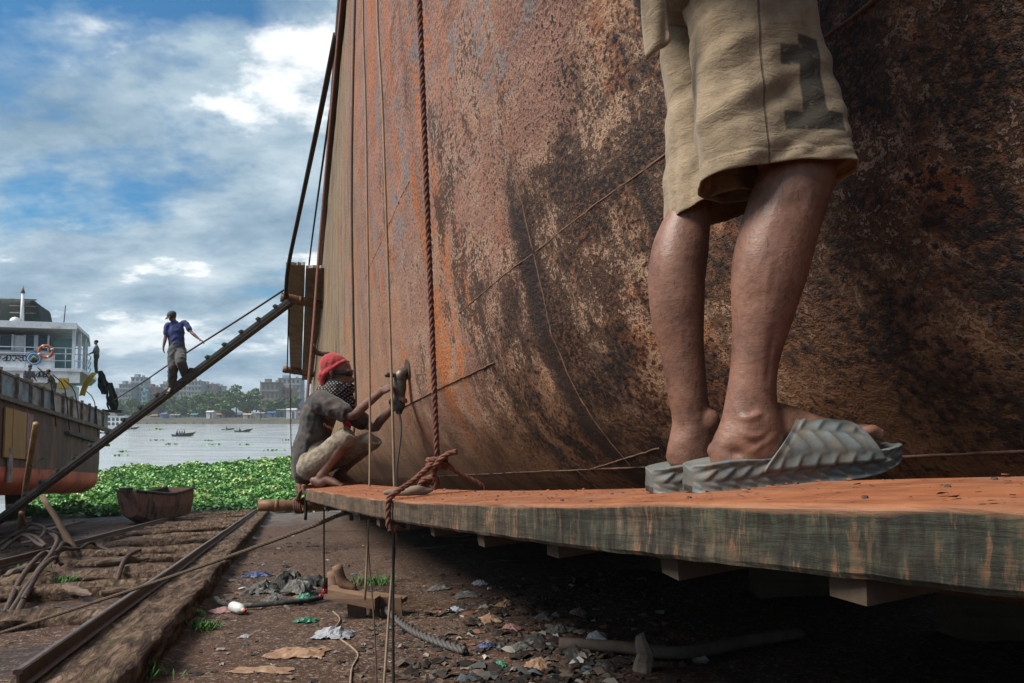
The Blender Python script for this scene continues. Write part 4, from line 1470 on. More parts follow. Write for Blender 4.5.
m_check, g, b = mat('checked_scarf', 0.9, 0, 0.2)
p = g.map(g.obj(), (70, 70, 70), rot=(0.2, 0.75, 0.3))
q = g.sep(p)
chk = g.mul(g.step(g.math('ABSOLUTE', g.math('SUBTRACT', g.math('FRACT', q[0]), 0.5)), 0.20, 0.28), g.step(g.math('ABSOLUTE', g.math('SUBTRACT', g.math('FRACT', q[2]), 0.5)), 0.20, 0.28))
g.put(b.inputs['Base Color'], g.mix(chk, (0.016, 0.016, 0.020), (0.24, 0.225, 0.205)))
mk_ = MB()
mk_.tube([Ph(0.028, 0, -0.046), Ph(0.026, 0, -0.064), Ph(0.018, 0, -0.085), Ph(-0.005, 0, -0.13), Ph(-0.03, 0, -0.165)], [(0.076, 0.066), (0.084, 0.074), (0.084, 0.078), (0.086, 0.086), (0.094, 0.102)], 20, 4, up=V((0.99, -0.10, 0)), round_ends=False)
mk_.tube([Ph(0.08, 0.02, -0.12), Ph(0.085, 0.01, -0.18), Ph(0.07, 0.02, -0.25)], [0.03, 0.045, 0.012], 12, 4, round_ends=True)
link('face_scarf', wrinkle(blend(mk_, 0.005, 3, 'face_scarf'), 0.007, 26, 8), m_check, crouch)
m_strap = simple('dark_strap', (0.012, 0.011, 0.010), (0.03, 0.028, 0.026), 30, 0.5, 0.2)
MB().tube([Ph(0.08, 0.05, 0.018), Ph(0.096, 0.0, 0.018), Ph(0.072, -0.052, 0.016), Ph(0.0, -0.077, 0.012)], [(0.012, 0.004)] * 4, 8, 4, up=(0, 0, 1)).build('goggle_band', m_strap, crouch, True)
MB().tube([at(343, 419, 3.93), at(347, 424, 3.9), at(346, 429, 3.88), at(341, 430, 3.88)], [0.012, 0.02, 0.018, 0.008], 10, 4, round_ends=True).jitter(0.006, 40).build('red_rag', m_red, crouch, True)

# angle grinder in his hands, its disc against the plates
m_tool = simple('grinder_body', (0.030, 0.036, 0.034), (0.10, 0.085, 0.065), 25, 0.5, 0.3, 0.003)
m_toolm = simple('grinder_metal', (0.16, 0.125, 0.10), (0.09, 0.065, 0.05), 30, 0.45, 0.3, 0.003, metal=0.5)
gr = empty('angle_grinder', at(399, 412, 4.04), 'grimy angle grinder held upright in two hands against the hull', 'power tool')
a, c = at(399, 411, 4.03), at(400, 381, 4.05)
MB().tube([a, a.lerp(c, 0.15), a.lerp(c, 0.5), a.lerp(c, 0.75), c], [0.022, 0.034, 0.032, 0.038, 0.036], 14, 3, round_ends=True).build('motor_housing', m_tool, gr, True)
hd = at(401, 375.5, 4.05)
MB().tube([c, hd, hd + V((0.02, 0.01, 0.02))], [0.036, 0.04, 0.03], 12, 3, round_ends=True).build('gear_head', m_toolm, gr, True)
nrm = V((0.92, 0.35, 0.1)).normalized()
dc = hd + nrm * 0.05 + V((0, 0, 0.012))
MB().tube([hd, dc], 0.013, 8).build('spindle', m_toolm, gr, True)
MB().tube([dc - nrm * 0.004, dc + nrm * 0.004], 0.066, 24).build('disc', simple('grinding_disc', (0.05, 0.035, 0.028), (0.09, 0.06, 0.045), 40, 0.8, 0.2), gr)
MB().tube([dc - nrm * 0.016 + V((0, 0, 0.02)), dc - nrm * 0.010 + V((0, 0, 0.02))], 0.06, 20).build('guard', m_toolm, gr)
MB().tube([hd + V((-0.02, -0.01, 0)), hd + V((-0.07, -0.06, 0.0))], [0.012, 0.015], 10, 1, round_ends=True).build('side_handle', m_tool, gr, True)

# the man coming down the gangplank
D = 14.4
J = dict(head=at(172.5, 317, D), neck=at(174.5, 322.5, D), chest=at(175.5, 330, D), pelvis=at(177, 349, D),
         sh_r=at(167.5, 325, D - 0.05), el_r=at(165.5, 337.5, D - 0.1), wr_r=at(163.4, 347, D - 0.15), hd_r=at(163.5, 352, D - 0.18),
         sh_l=at(184.5, 322.5, D + 0.05), el_l=at(191.5, 332.5, D), wr_l=at(199, 339, D - 0.05), hd_l=at(203, 341.5, D - 0.05),
         hip_r=at(174, 350, D - 0.05), kn_r=at(173, 368, D - 0.15), an_r=at(172, 386, D), toe_r=at(168.5, 391.5, D - 0.12),
         hip_l=at(180, 350, D + 0.05), kn_l=at(181, 362, D - 0.25), an_l=at(186, 376, D + 0.08), toe_l=at(183, 380, D - 0.08))
walker = empty('person', at(177, 388, D), 'person in blue polo shirt, grey trousers and cap stepping down the gangplank', 'person')
me, Ph, Rh = figure(J, 0.98, 0.012, (0.3, 0.25), fwd=(-0.35, -0.75, -0.5), lateral=(1, 0.1, 0), palms=((1, 0, 0), (0, 0, -1)))
link('body', me, m_skin2, walker)
m_polo = cloth_mat('blue_polo', (0.040, 0.055, 0.155), (0.060, 0.075, 0.20), (0.03, 0.035, 0.08), 4, 200, 0.9, 0.5)[0]
m_trouser = cloth_mat('grey_trousers', (0.075, 0.075, 0.075), (0.11, 0.105, 0.10), (0.045, 0.042, 0.040), 3, 200, 0.9, 0.5)[0]
ch, pe, nk = V(J['chest']), V(J['pelvis']), V(J['neck'])
parts = [([pe + V((0, 0, -0.06)), pe.lerp(ch, 0.5), ch, nk + V((0, 0, -0.02))], [(0.165, 0.12), (0.155, 0.115), (0.168, 0.12), (0.075, 0.07)], V((1, 0.1, 0)))]
for q in 'rl':
    sh, el = V(J['sh_' + q]), V(J['el_' + q])
    parts.append(([ch.lerp(sh, 0.5), sh, sh.lerp(el, 0.7)], [0.055, 0.054, 0.052], None))
link('polo_shirt', shell(parts, 0.012, 0.012, 9, 2, 'polo_shirt'), m_polo, walker)
parts = [([pe + V((0, 0, -0.05)), pe + V((0, 0, 0.08))], [(0.16, 0.125), (0.155, 0.12)], V((1, 0.1, 0)))]
for q in 'rl':
    hp, kn, an = V(J['hip_' + q]), V(J['kn_' + q]), V(J['an_' + q])
    parts.append(([hp, hp.lerp(kn, 0.5), kn, kn.lerp(an, 0.5), an], [0.115, 0.108, 0.095, 0.085, 0.078], None))
link('trousers', shell(parts, 0.012, 0.016, 8, 6, 'trousers'), m_trouser, walker)
mh = MB(); mh.ball(Ph(-0.008, 0, 0.055), (0.104, 0.088, 0.075), Rh)
mh.tube([Ph(0.07, 0, 0.045), Ph(0.15, 0, 0.03)], [(0.012, 0.07), (0.008, 0.055)], 14, 1, up=Rh @ V((0, 0, 1)), round_ends=True)
m_cap = simple('grey_cap', (0.055, 0.052, 0.050), (0.09, 0.085, 0.08), 10, 0.9, 0.3)
link('cap', blend(mh, 0.01, 2, 'cap'), m_cap, walker)
for q in 'rl':
    an, to = V(J['an_' + q]), V(J['toe_' + q])
    MB().tube([an + (an - to).normalized() * 0.07 + V((0, 0, -0.09)), an.lerp(to, 0.6) + V((0, 0, -0.07)), to + (to - an).normalized() * 0.03 + V((0, 0, -0.022))], [(0.03, 0.045), (0.028, 0.055), (0.018, 0.048)], 12, 3, up=(0, 0, 1), round_ends=True).build('sandal', m_strap, walker, True)

# ================================================================ ROPES ROUND THE SCAFFOLD
m_rope = simple('red_brown_rope', (0.21, 0.085, 0.055), (0.10, 0.038, 0.026), 60, 0.85, 0.6, 0.003)
m_rope_d = simple('dark_rope', (0.055, 0.036, 0.028), (0.028, 0.019, 0.016), 30, 0.85, 0.4, 0.003)
m_cable_t = simple('tan_cable', (0.33, 0.25, 0.165), (0.22, 0.155, 0.10), 12, 0.7, 0.2, 0.002)
m_cable_k = simple('black_cable', (0.014, 0.012, 0.011), (0.03, 0.025, 0.022), 12, 0.5, 0.1, 0.002)
m_hemp = simple('brown_hemp_rope', (0.12, 0.085, 0.055), (0.065, 0.045, 0.030), 40, 0.9, 0.6, 0.004)

rp = empty('suspension_rope', at(437, 458, 2.15), 'thick twisted red-brown rope knotted above the plank beside the crouching person', 'rope')
knot = at(437, 457, 2.15)
top = V((-0.385, 1.93, CZ + 4.5))
MB().rope([knot, knot.lerp(top, 0.3), knot.lerp(top, 0.6), top], 0.0090, k=2, step=0.010).build('hanging_line', m_rope, rp, True)
e_n = plank_pt(1.99, -0.012, -0.005); e_f = plank_pt(2.02, PW + 0.012, -0.005)
MB().rope([knot + V((0.01, 0, 0)), knot.lerp(e_n, 0.5) + V((0, 0, -0.004)), e_n + V((0.012, 0, 0.022)), e_n, e_n + V((0, 0, -0.065)), e_n + V((0.02, 0.01, -0.085))], 0.0092, k=6).build('near_leg', m_rope, rp, True)
MB().rope([knot, knot.lerp(e_f, 0.5), e_f + V((0, 0, 0.01)), e_f + V((0, 0, -0.07))], 0.0085, k=4).build('far_leg', m_rope, rp, True)
MB().rope([e_n + V((0, 0, -0.078)), e_f + V((0, 0, -0.08))], 0.0088, k=1).build('under_turn', m_rope, rp, True)
kp = []
for i in range(26):
    th = i / 25 * 4 * PI
    kp.append(knot + V((0.027 * math.cos(th), 0.02 * math.sin(th), -0.012 + 0.03 * i / 25 - 0.02)))
MB().rope(kp, 0.0088, k=2).build('hitch', m_rope, rp, True)
k2 = at(428, 482, 2.16)
kp = [k2 + V((0.030 * math.cos(q * 1.1), 0.02 * math.sin(q * 0.9), 0.018 * math.sin(q * 1.7))) for q in range(13)]
MB().rope(kp, 0.0088, k=4).build('knot', m_rope, rp, True)
MB().rope([at(433, 468, 2.13), at(441, 459, 2.12), at(448, 454, 2.12), at(457, 451.5, 2.12)], 0.009, k=4).build('tail', m_rope, rp, True)
MB().rope([k2, at(434, 474, 2.14), knot], 0.0088, k=3).build('bight', m_rope, rp, True)

MB().beam(top + V((-0.06, -0.02, 0.03)), hull(1.5, Z_DECK, False) + V((0.7, 0.22, 0.08)), 0.07, 0.07).build('davit', m_steel, None, label='rusty davit bar on the deck edge holding the thick red-brown rope', cat='davit')
# wooden toggle lying on the plank by the rope
m_toggle = wood_mat('grey_toggle_wood', (0.17, 0.13, 0.10), (0.26, 0.205, 0.16), 0, 2)
a = plank_pt(2.06, 0.02, 0.015)
MB().tube([at(385, 493, 2.12), at(392, 492, 2.12), at(405, 491.5, 2.11), at(415, 490.5, 2.11), at(425, 491, 2.11), at(432, 490, 2.11)], [0.006, 0.0115, 0.013, 0.016, 0.012, 0.005], 10, 3, round_ends=True).jitter(0.004, 25).build('wooden_toggle', m_toggle, None, True, label='short grey wooden toggle lying on the plank at the rope knot', cat='toggle')


def line(name, pts, r, m, label, cat='rope', k=6, laid=False, seg=8):
    mb = MB()
    if laid: mb.rope(pts, r, k=k)
    else: mb.tube(pts, r, seg, k)
    return mb.build(name, m, None, True, label=label, cat=cat)


deck_pt = lambda t, out=0.05: hull(t, Z_DECK, False) + V((-out, 0, 0.02))
line('guy_rope', [at(299, 500, 4.1), at(303.5, 440, 4.3), at(313, 330, 4.8), at(322, 213, 5.6), deck_pt(6.4)], 0.0095, m_rope, 'rust-red rope rising from the bamboo pole behind the crouching person', k=8)
lash = empty('rope_lashing', at(298, 506, 4.13), 'red rope lashing round the bamboo pole at the plank end', 'rope')
for i in range(4):
    c = at(296.5 + 1.9 * i, 505.5, 4.15)
    MB().tube([c + V((0.004 * math.sin(q), 0.042 * math.cos(q * PI / 6), 0.042 * math.sin(q * PI / 6))) for q in range(13)], 0.008, 6, 2).build('turn', m_rope, lash, True)
MB().tube([at(297, 500, 4.11), at(301, 491, 4.08), at(308, 488, 4.05), at(313, 489, 4.05)], 0.011, 7, 5).build('loose_end', m_rope, lash, True)
MB().tube([at(306, 490, 4.05), at(306, 505, 4.08), at(305.5, 520, 4.08)], 0.009, 7, 3).build('hanging_end', m_cable_k, lash, True)
line('hose', [plank_pt(4.2, 0.02, 0.02), at(352.5, 440, 4.5), at(353.5, 330, 4.6), at(352, 150, 4.9), deck_pt(4.75, 0.03)], 0.008, m_rope_d, 'dark hose hanging down the hull just left of the two tan cables', 'hose', 4)
line('cable', [at(365, 600, 3.3), at(369, 505, 3.35), at(370, 430, 3.4), at(369, 330, 3.4), at(366, 120, 3.45), at(364, -60, 3.5), deck_pt(3.25, 0.03)], 0.0052, m_cable_t, 'thin tan cable hanging over the crouching person\'s knee', 'cable', 5)
line('cable', [at(399, 411, 4.02), at(401, 430, 3.9), at(396.5, 470, 3.6), at(396, 490, 3.3), at(394, 530, 3.2), at(393, 600, 3.15), at(393.5, 700, 3.1)], 0.0065, m_cable_k, 'black power lead dropping from the grinder to the ground', 'cable', 6)
line('cable', [at(383, 700, 3.1), at(390, 600, 3.2), at(396, 530, 3.25), at(394.5, 490, 3.3), at(393, 430, 3.3), at(390, 330, 3.35), at(383, 120, 3.4), at(377, -60, 3.5), deck_pt(3.0, 0.03)], 0.0062, m_cable_t, 'tan cable running down past the grinder and off the plank', 'cable', 6)
line('cable', [at(366, 505, 3.6), at(369, 560, 3.5), at(374, 620, 3.4), at(377, 690, 3.3)], 0.004, m_hemp, 'fine brown string trailing below the plank to the mud', 'cable', 5)
gp = on_ground(325, 605)
line('cable', [at(324, 510, 4.2), at(324, 560, 4.6), at(324.5, 592, 5.0)], 0.005, m_cable_k, 'black cable hanging to a red socket above the rubbish', 'cable', 3)
so = empty('cable_socket', at(325, 597, 5.0), 'black and red cable socket hanging above the rubbish', 'socket')
MB().tube([at(325, 578, 5.0), at(325, 590, 5.0)], 0.02, 10).build('shell', m_cable_k, so, True)
m_redp = simple('red_plastic', (0.42, 0.02, 0.03), (0.33, 0.015, 0.02), 10, 0.4, 0)
MB().tube([at(325, 588, 5.0), at(325, 594, 4.99)], 0.019, 10).build('ring', m_redp, so, True)
MB().ball(at(320.5, 596, 4.97), 0.013).build('cap', m_redp, so, True)
line('mooring_rope', [at(-40, 645, 5.2), at(0, 633, 5.3), at(80, 607, 5.1), at(170, 577, 4.9), at(250, 549, 4.6), at(310, 527, 4.35), at(346, 513, 4.15), at(352, 520, 4.12)], 0.013, m_hemp, 'taut brown rope slanting over the rail up to the plank end', k=5, laid=True)

# ================================================================ HIGH PLATFORM BESIDE THE HULL
m_grey_wood = wood_mat('weathered_plank', (0.30, 0.265, 0.235), (0.46, 0.42, 0.38), 1, 0.8)
pf = empty('hanging_platform', at(306, 320, 17), 'brown two-plank work platform slung high along the hull above the crouching person', 'platform')
DA, DB = 13.4, 25.5
for k, (xa, xb, xc, xd, ya, yb) in enumerate(((286, 305.2, 290.5, 301.6, 265, 374), (305.8, 326, 301.9, 312.5, 268, 380))):
    def brd(u, v, xa=xa, xb=xb, xc=xc, xd=xd, ya=ya, yb=yb):
        a = at(xa, ya, DA + 0.25 * k); b_ = at(xb, ya, DA + 0.25 * k); c = at(xc, yb, DB); d = at(xd, yb, DB)
        q = a.lerp(b_, u).lerp(c.lerp(d, u), v)
        e = 0.10 * (N3(u * 7, k * 5) if v == 0 or v == 1 else 0)
        return q + V((0, e, 0.02 * N3(v * 4, k)))
    me = evaluated(MB().grid(brd, 8, 30), [('SOLIDIFY', dict(thickness=0.055, offset=1))], 'board', False)
    link('board', me, m_grey_wood, pf)
for k, (xa, ya, xb, yb, d, nm) in enumerate(((281, 297, 337, 308, 14.3, 'near'), (283, 369, 318, 375, 24.2, 'far'))):
    bamboo('bamboo_pole', at(xa, ya, d), at(xb, yb, d + 0.5), 0.10 if k == 0 else 0.12, m_bamboo, 4, 9 + k, label='bamboo pole carrying the %s end of the high platform' % nm, cat='bamboo pole', group='poles under the high platform')
line('platform_rope', [deck_pt(7.4, 0.08), at(322, 105, 8.6), at(301, 205, 11.5), at(288, 268, 13.5), at(285.5, 300, 14.3)], [0.032, 0.034, 0.036, 0.038, 0.038], m_rope_d, 'dark rope slanting from the deck edge down to the platform', k=4)
line('platform_rope', [deck_pt(9.0, 0.08), at(313, 232, 13.2), at(309, 265, 14.0)], 0.016, m_rope_d, 'thin dark line holding the inner edge of the platform', k=3)
line('platform_rope', [at(289, 310, 14.4), at(288, 340, 20), at(287, 372, 24.2)], 0.02, m_rope_d, 'thin rope stretched below the outer edge of the platform', k=3)
line('plumb_line', [at(290, 372, 24), at(291, 440, 24), at(292.5, 474, 24)], 0.018, m_rope_d, 'thin dark line dangling below the platform over the river', k=2)

# ================================================================ GANGPLANK
DG = 14.4
m_gang = simple('dark_gangplank', (0.045, 0.043, 0.040), (0.085, 0.080, 0.072), 4, 0.8, 0.4)
ga, gb = at(-42, 551, DG + 0.4), at(292, 300.5, DG)
gang = empty('gangplank', ga, 'long dark cleated gangplank climbing from the mud to the platform', 'gangplank')
gd = (gb - ga).normalized(); gup = V((-gd.z, 0, gd.x)).normalized()
if gup.z < 0: gup = -gup
MB().beam(ga, gb, 0.42, 0.06, up=gup).jitter(0.015, 2).build('board', m_gang, gang)
MB().beam(ga + V((0, -0.17, 0)) - gup * 0.055, gb + V((0, -0.17, 0)) - gup * 0.055, 0.05, 0.05, up=gup).build('stringer', m_gang, gang)
L = (gb - ga).length; n = int(L / 0.437)
for i in range(n):
    c = ga + gd * (0.437 * (i + 0.62)) + gup * 0.062
    MB().box(c + V((0, 0.02 * N3(i, 3), 0)), (0.075, 0.44, 0.045), Matrix((gd, V((0, 1, 0)), gup)).transposed()).build('cleat', m_gang, gang)
line('hand_rope', [at(284, 290, 14.2), at(235, 322, 15), at(180, 357, 17.5), at(140, 384, 23), at(108, 404, 33)], 0.02, m_rope_d, 'thin rope running from the platform past the descending person to the moored ship', k=5)
bamboo('bamboo_pole', on_ground(17, 541), at(36, 424, 13.0), 0.062, m_bamboo2, 6, 3, label='upright yellow bamboo pole at the foot of the gangplank', cat='bamboo pole')
bamboo('bamboo_pole', on_ground(28, 533), at(21, 513, 14.0), 0.05, m_bamboo2, 2, 5, label='short bamboo stub leaning on the upright pole', cat='bamboo pole')
pst = on_ground(79, 556)
pm = wood_mat('prop_wood', (0.20, 0.135, 0.09), (0.30, 0.21, 0.15), 2, 1)
MB().tube([pst, pst.lerp(at(42, 496, 13.4), 0.5), at(42, 496, 13.4)], [0.06, 0.055, 0.05], 9, 3).jitter(0.01, 6).build('wooden_prop', pm, None, True, label='slanting wooden prop under the gangplank beside the wire ropes', cat='prop')

# ================================================================ MOORED CARGO SHIP AT THE LEFT
LO = at(107, 492, 34)
LA = (V((0.3025, -0.953, 0)) + V((0, 0, SL))).normalized()       # towards its near end
LB = V((0.953, 0.3025, 0)); LC = LB.cross(LA); LC = LC if LC.z > 0 else -LC


def SP(a, b_, c):
    return LO + LA * a + LB * b_ + LC * c


SR = Matrix((LA, LB, LC)).transposed()
m_brown = simple('brown_ship_side', (0.17, 0.078, 0.040), (0.085, 0.042, 0.025), 1.2, 0.7, 0.3, c3=(0.25, 0.115, 0.055), stretch=(1, 1, 0.35))
m_boot = simple('red_boot_topping', (0.74, 0.17, 0.07), (0.64, 0.13, 0.055), 0.9, 0.65, 0.2, c3=(0.20, 0.05, 0.03))
m_bul = [simple('bulwark_blue', (0.27, 0.35, 0.39), (0.21, 0.26, 0.28), 2.5, 0.7, 0.2, c3=(0.16, 0.085, 0.05)),
         simple('bulwark_beige', (0.46, 0.40, 0.35), (0.36, 0.29, 0.25), 2.5, 0.7, 0.2, c3=(0.14, 0.07, 0.042)),
         simple('bulwark_grey', (0.36, 0.37, 0.36), (0.27, 0.26, 0.24), 2.5, 0.7, 0.2, c3=(0.15, 0.075, 0.045))]
m_white = simple('white_cabin_paint', (0.74, 0.78, 0.81), (0.66, 0.70, 0.74), 1.5, 0.5, 0.05, c3=(0.42, 0.40, 0.38), lo=0.4, hi=0.8)
m_dark = simple('dark_net', (0.016, 0.018, 0.018), (0.035, 0.04, 0.036), 6, 0.9, 0.6, 0.04)
m_tank = simple('green_tank_cover', (0.022, 0.038, 0.034), (0.045, 0.062, 0.056), 3, 0.85, 0.5, 0.05)
m_glass = simple('cabin_glass', (0.035, 0.06, 0.075), (0.05, 0.08, 0.095), 1, 0.12, 0)
m_teal = simple('teal_curtain', (0.14, 0.26, 0.25), (0.22, 0.34, 0.33), 4, 0.8, 0.2)
m_yel = simple('yellow_paint', (0.55, 0.40, 0.045), (0.42, 0.29, 0.04), 3, 0.6, 0.1)
m_orange = simple('life_ring_orange', (0.55, 0.13, 0.035), (0.42, 0.10, 0.04), 4, 0.6, 0.1)
m_rustw = simple('rubbing_strake', (0.20, 0.145, 0.10), (0.12, 0.08, 0.055), 3, 0.8, 0.3, c3=(0.28, 0.24, 0.20))

cs = empty('cargo_ship', SP(6, -3, 0), 'moored brown cargo ship with red boot topping and white wheelhouse', 'ship')


def side_pt(a, c):
    """shell of the small ship: bilge below, tucked up and in towards the stern end"""
    tuck = max(0, 1 - a / 2.2)
    b_ = -0.55 * max(0, 1 - c / 0.55) ** 2 - 0.5 * tuck ** 2
    a2 = a + 0.9 * max(0, 1 - c / 1.6) ** 1.5 * tuck
    return SP(a2, b_, c + 0.02 * N3(a, c))


for c0, c1, m in ((0.0, 0.88, m_boot), (0.88, 1.95, m_brown), (1.95, 2.95, m_brown)):
    A = [0, 2.2, 4.4, 6.6, 8.8, 11, 13.2, 15.4, 18, 21, 24]
    for a0, a1 in zip(A, A[1:]):
        MB().grid(lambda u, v: side_pt(a0 + (a1 - a0) * u, c0 + (c1 - c0) * v) + LB * (0.012 * math.sin(PI * u)), 8, 6).build('hull_plate', m, cs, True)
MB().grid(lambda u, v: side_pt(0, 4.0 * v) - LB * (6.2 * u) * (1), 6, 6).build('stern_plate', m_brown, cs, True)
MB().grid(lambda u, v: SP(24 * u, -0.5 - 6 * v, 0.0 if u < 0.95 else 1.0), 4, 2).build('bottom', m_brown, cs)
MB().grid(lambda u, v: SP(24 * u, -0.1 - 6.6 * v, 2.85), 4, 2).build('deck', m_rustw, cs)
MB().grid(lambda u, v: SP(24 * u, -6.8, 3.9 * v), 4, 2).build('far_side', m_brown, cs)
rng = random.Random(3)
a = 0.0; k = 0
while a < 24:
    w = 1.05 + 0.5 * rng.random()
    mm = m_bul[1] if k in (4, 5, 6) else (m_bul[0] if k > 8 else m_bul[[2, 2, 0, 2, 1, 1, 1, 0][k % 8]])
    if a > 11: mm = m_bul[0]
    lean = 0.05 * (rng.random() - 0.5)
    topc = 3.74 + 0.06 * rng.random()
    R_ = SR
    MB().box(SP(a + w / 2, -0.06 + lean, (2.95 + topc) / 2 + 0.03), (w - 0.03, 0.05, topc - 2.95), R_).jitter(0.02, 1.5, k).build('bulwark_panel', mm, cs)
    MB().box(SP(a + w, 0.02, 3.4), (0.07, 0.10, 1.05), R_).build('bulwark_stay', m_rustw, cs)
    a += w; k += 1
MB().beam(SP(-0.1, 0.06, 2.98), SP(24, 0.06, 2.98), 0.22, 0.14, up=LC).jitter(0.02, 1).build('rubbing_strake', m_rustw, cs)
MB().beam(SP(0.3, 0.05, 2.25), SP(7, 0.08, 2.38), 0.2, 0.10, up=LC).build('fender_plank', m_gang, cs)
MB().beam(SP(-0.1, -0.03, 3.80), SP(24, -0.03, 3.80), 0.12, 0.08, up=LC).build('cap_rail', m_rustw, cs)
m_ply = simple('orange_board', (0.48, 0.26, 0.07), (0.38, 0.19, 0.05), 2, 0.7, 0.1, stretch=(3, 3, 0.4))
m_plyr = simple('faded_red_poster', (0.30, 0.075, 0.075), (0.36, 0.22, 0.20), 3.5, 0.7, 0.05)
for i in range(4):
    MB().box(SP(12.05 - 0.62 * i + 0.9, 0.05 + 0.01 * (i % 2), 1.95), (0.58, 0.05, 1.55), SR).build('orange_board', m_ply if i < 3 else m_plyr, cs)
MB().box(SP(12.7, 0.06, 0.95), (0.35, 0.05, 1.1), SR).build('pale_board', m_bul[1], cs)
# superstructure: two decks of white steel athwart the stern
F0 = 4.0
def wall(a, b0, b1, c0, c1, m, name, th=0.08):
    return MB().box(SP(a, (b0 + b1) / 2, (c0 + c1) / 2), (th, b1 - b0, c1 - c0), SR).build(name, m, cs)
MB().box(SP(F0 - 2.2, -3.75, 4.0), (4.3, 4.7, 2.3), SR).build('lower_cabin', m_white, cs)
slab = lambda c0, c1, pts: MB().loft([[SP(a, b_, c0) for a, b_ in pts], [SP(a, b_, c1) for a, b_ in pts]])
slab(5.16, 5.30, ((4.75, -6.8), (4.75, 0.0), (2.0, -0.1), (0.2, -0.75), (0.2, -6.8))).build('bridge_deck', m_white, cs)
MB().box(SP(F0 - 1.9, -4.15, 6.05), (3.6, 5.3, 1.55), SR).build('wheelhouse', m_white, cs)
slab(7.08, 7.22, ((4.70, -6.8), (4.70, -0.25), (2.4, -0.35), (0.3, -0.80), (0.3, -6.8))).build('roof', m_white, cs)
MB().box(SP(F0 + 0.74, -3.5, 7.13), (0.07, 6.5, 0.28), SR).build('roof_fascia', m_white, cs)
wh = F0 - 0.07
for i, (b0, b1) in enumerate(((-5.4, -4.3), (-3.35, -2.85), (-2.4, -2.02), (-1.94, -1.52))):
    w = MB().box(SP(wh, (b0 + b1) / 2, 6.5), (0.05, b1 - b0, 0.62), SR).build('window', m_glass, cs)
    for e in (b0, b1):
        MB().box(SP(wh + 0.03, e, 6.5), (0.05, 0.07, 0.70), SR).build('frame', m_white, w)
MB().box(SP(F0 - 1.4, -1.42, 6.0), (2.6, 0.06, 1.6), SR).build('side_door', m_teal, cs)
MB().box(SP(F0 - 0.2, -1.0, 6.0), (0.05, 0.75, 1.5), SR).build('curtain', m_teal, cs)
for (a, b_) in ((F0 + 0.55, -0.40), (F0 - 0.4, -0.42), (F0 - 1.5, -0.5), (F0 - 2.6, -0.7), (F0 - 3.5, -0.95)):
    MB().beam(SP(a, b_, 5.3), SP(a, b_, 7.1), 0.11, 0.11, up=LA).build('stanchion', m_white, cs)
for c in (5.65, 5.95, 6.2):
    MB().tube([SP(F0 + 0.55, -6.4, c), SP(F0 + 0.55, -0.12, c), SP(F0 - 1.6, -0.25, c), SP(F0 - 3.6, -0.85, c)], 0.022, 6).build('rail', m_white, cs, True)
for b_ in (-5.6, -4.4, -3.2, -2.2, -0.7):
    MB().tube([SP(F0 + 0.55, b_, 5.28), SP(F0 + 0.55, b_, 6.2)], 0.018, 6).build('rail_post', m_white, cs, True)
MB().box(SP(F0 + 0.53, -3.6, 5.62), (0.03, 5.0, 0.72), SR).build('name_board', m_white, cs)
# lettering: blocky strokes hung from a headline, as on the photograph
m_ink = simple('black_lettering', (0.02, 0.02, 0.022), (0.03, 0.03, 0.03), 5, 0.7, 0)
def stroke(pts, par, r=0.03):
    MB().tube([SP(F0 + 0.56, b_, c) for b_, c in pts], r, 5).build('letter', m_ink, par, True)
nb = cs
# upper word, px 0..25 of the photograph
G1 = [[(0, 0.5), (0, 0.0), (0.22, 0.18), (0.22, 0.42)], [(0, 0.1), (0.3, 0.35), (0.3, 0.0), (0.12, 0.05)], [(0, 0.0), (0, 0.45), (0.25, 0.45), (0.25, 0.1), (0.1, 0.0)], [(0, 0.4), (0.2, 0.5), (0.3, 0.25), (0.1, 0.0), (0.0, 0.15)], [(0, 0.45), (0.3, 0.3), (0, 0.2), (0.3, 0.0)], [(0.05, 0.05), (0.3, 0.1), (0.25, 0.45), (0.0, 0.4), (0.05, 0.05)]]
for i, gl in enumerate(G1):
    b0 = -3.2 + 0.185 * i
    stroke([(b0 + x * 0.5, 5.60 + z * 0.50) for x, z in gl], nb, 0.024)
stroke([(-3.25, 5.85), (-2.15, 5.85)], nb, 0.018)
for i, gl in enumerate((G1[3], G1[4], G1[1], G1[5], G1[2])):
    b0 = -2.05 + 0.155 * i
    MB().tube([SP(F0 + 0.75, b0 + x * 0.42, 4.9 + z * 0.55) for x, z in gl], 0.024, 5).build('letter', m_ink, nb, True)
MB().box(SP(F0 + 0.70, -1.6, 4.95), (0.03, 3.0, 0.55), SR).build('lower_name_board', m_white, cs)
# round emblem
m_blue = simple('emblem_blue', (0.03, 0.22, 0.50), (0.03, 0.18, 0.42), 3, 0.5, 0)
ec = SP(F0 + 0.57, -1.85, 5.72)
em = MB().tube([ec, ec + LA * 0.03], 0.28, 24).build('emblem', m_blue, cs)
MB().tube([ec + LA * 0.02 + (LB * math.cos(t) + LC * math.sin(t)) * 0.22 for t in [i * PI / 12 for i in range(25)]], 0.02, 5).build('emblem_ring', m_white, em, True)
MB().ball(ec + LA * 0.03 - LC * 0.12, (0.03, 0.13, 0.08), SR).build('emblem_mark', m_ink, em, True)
MB().tube([ec + LA * 0.05 + LB * -0.12 - LC * 0.10, ec + LA * 0.05 + LC * 0.08, ec + LA * 0.05 + LB * 0.14 - LC * 0.02], 0.04, 5).build('emblem_mark', m_yel, em, True)
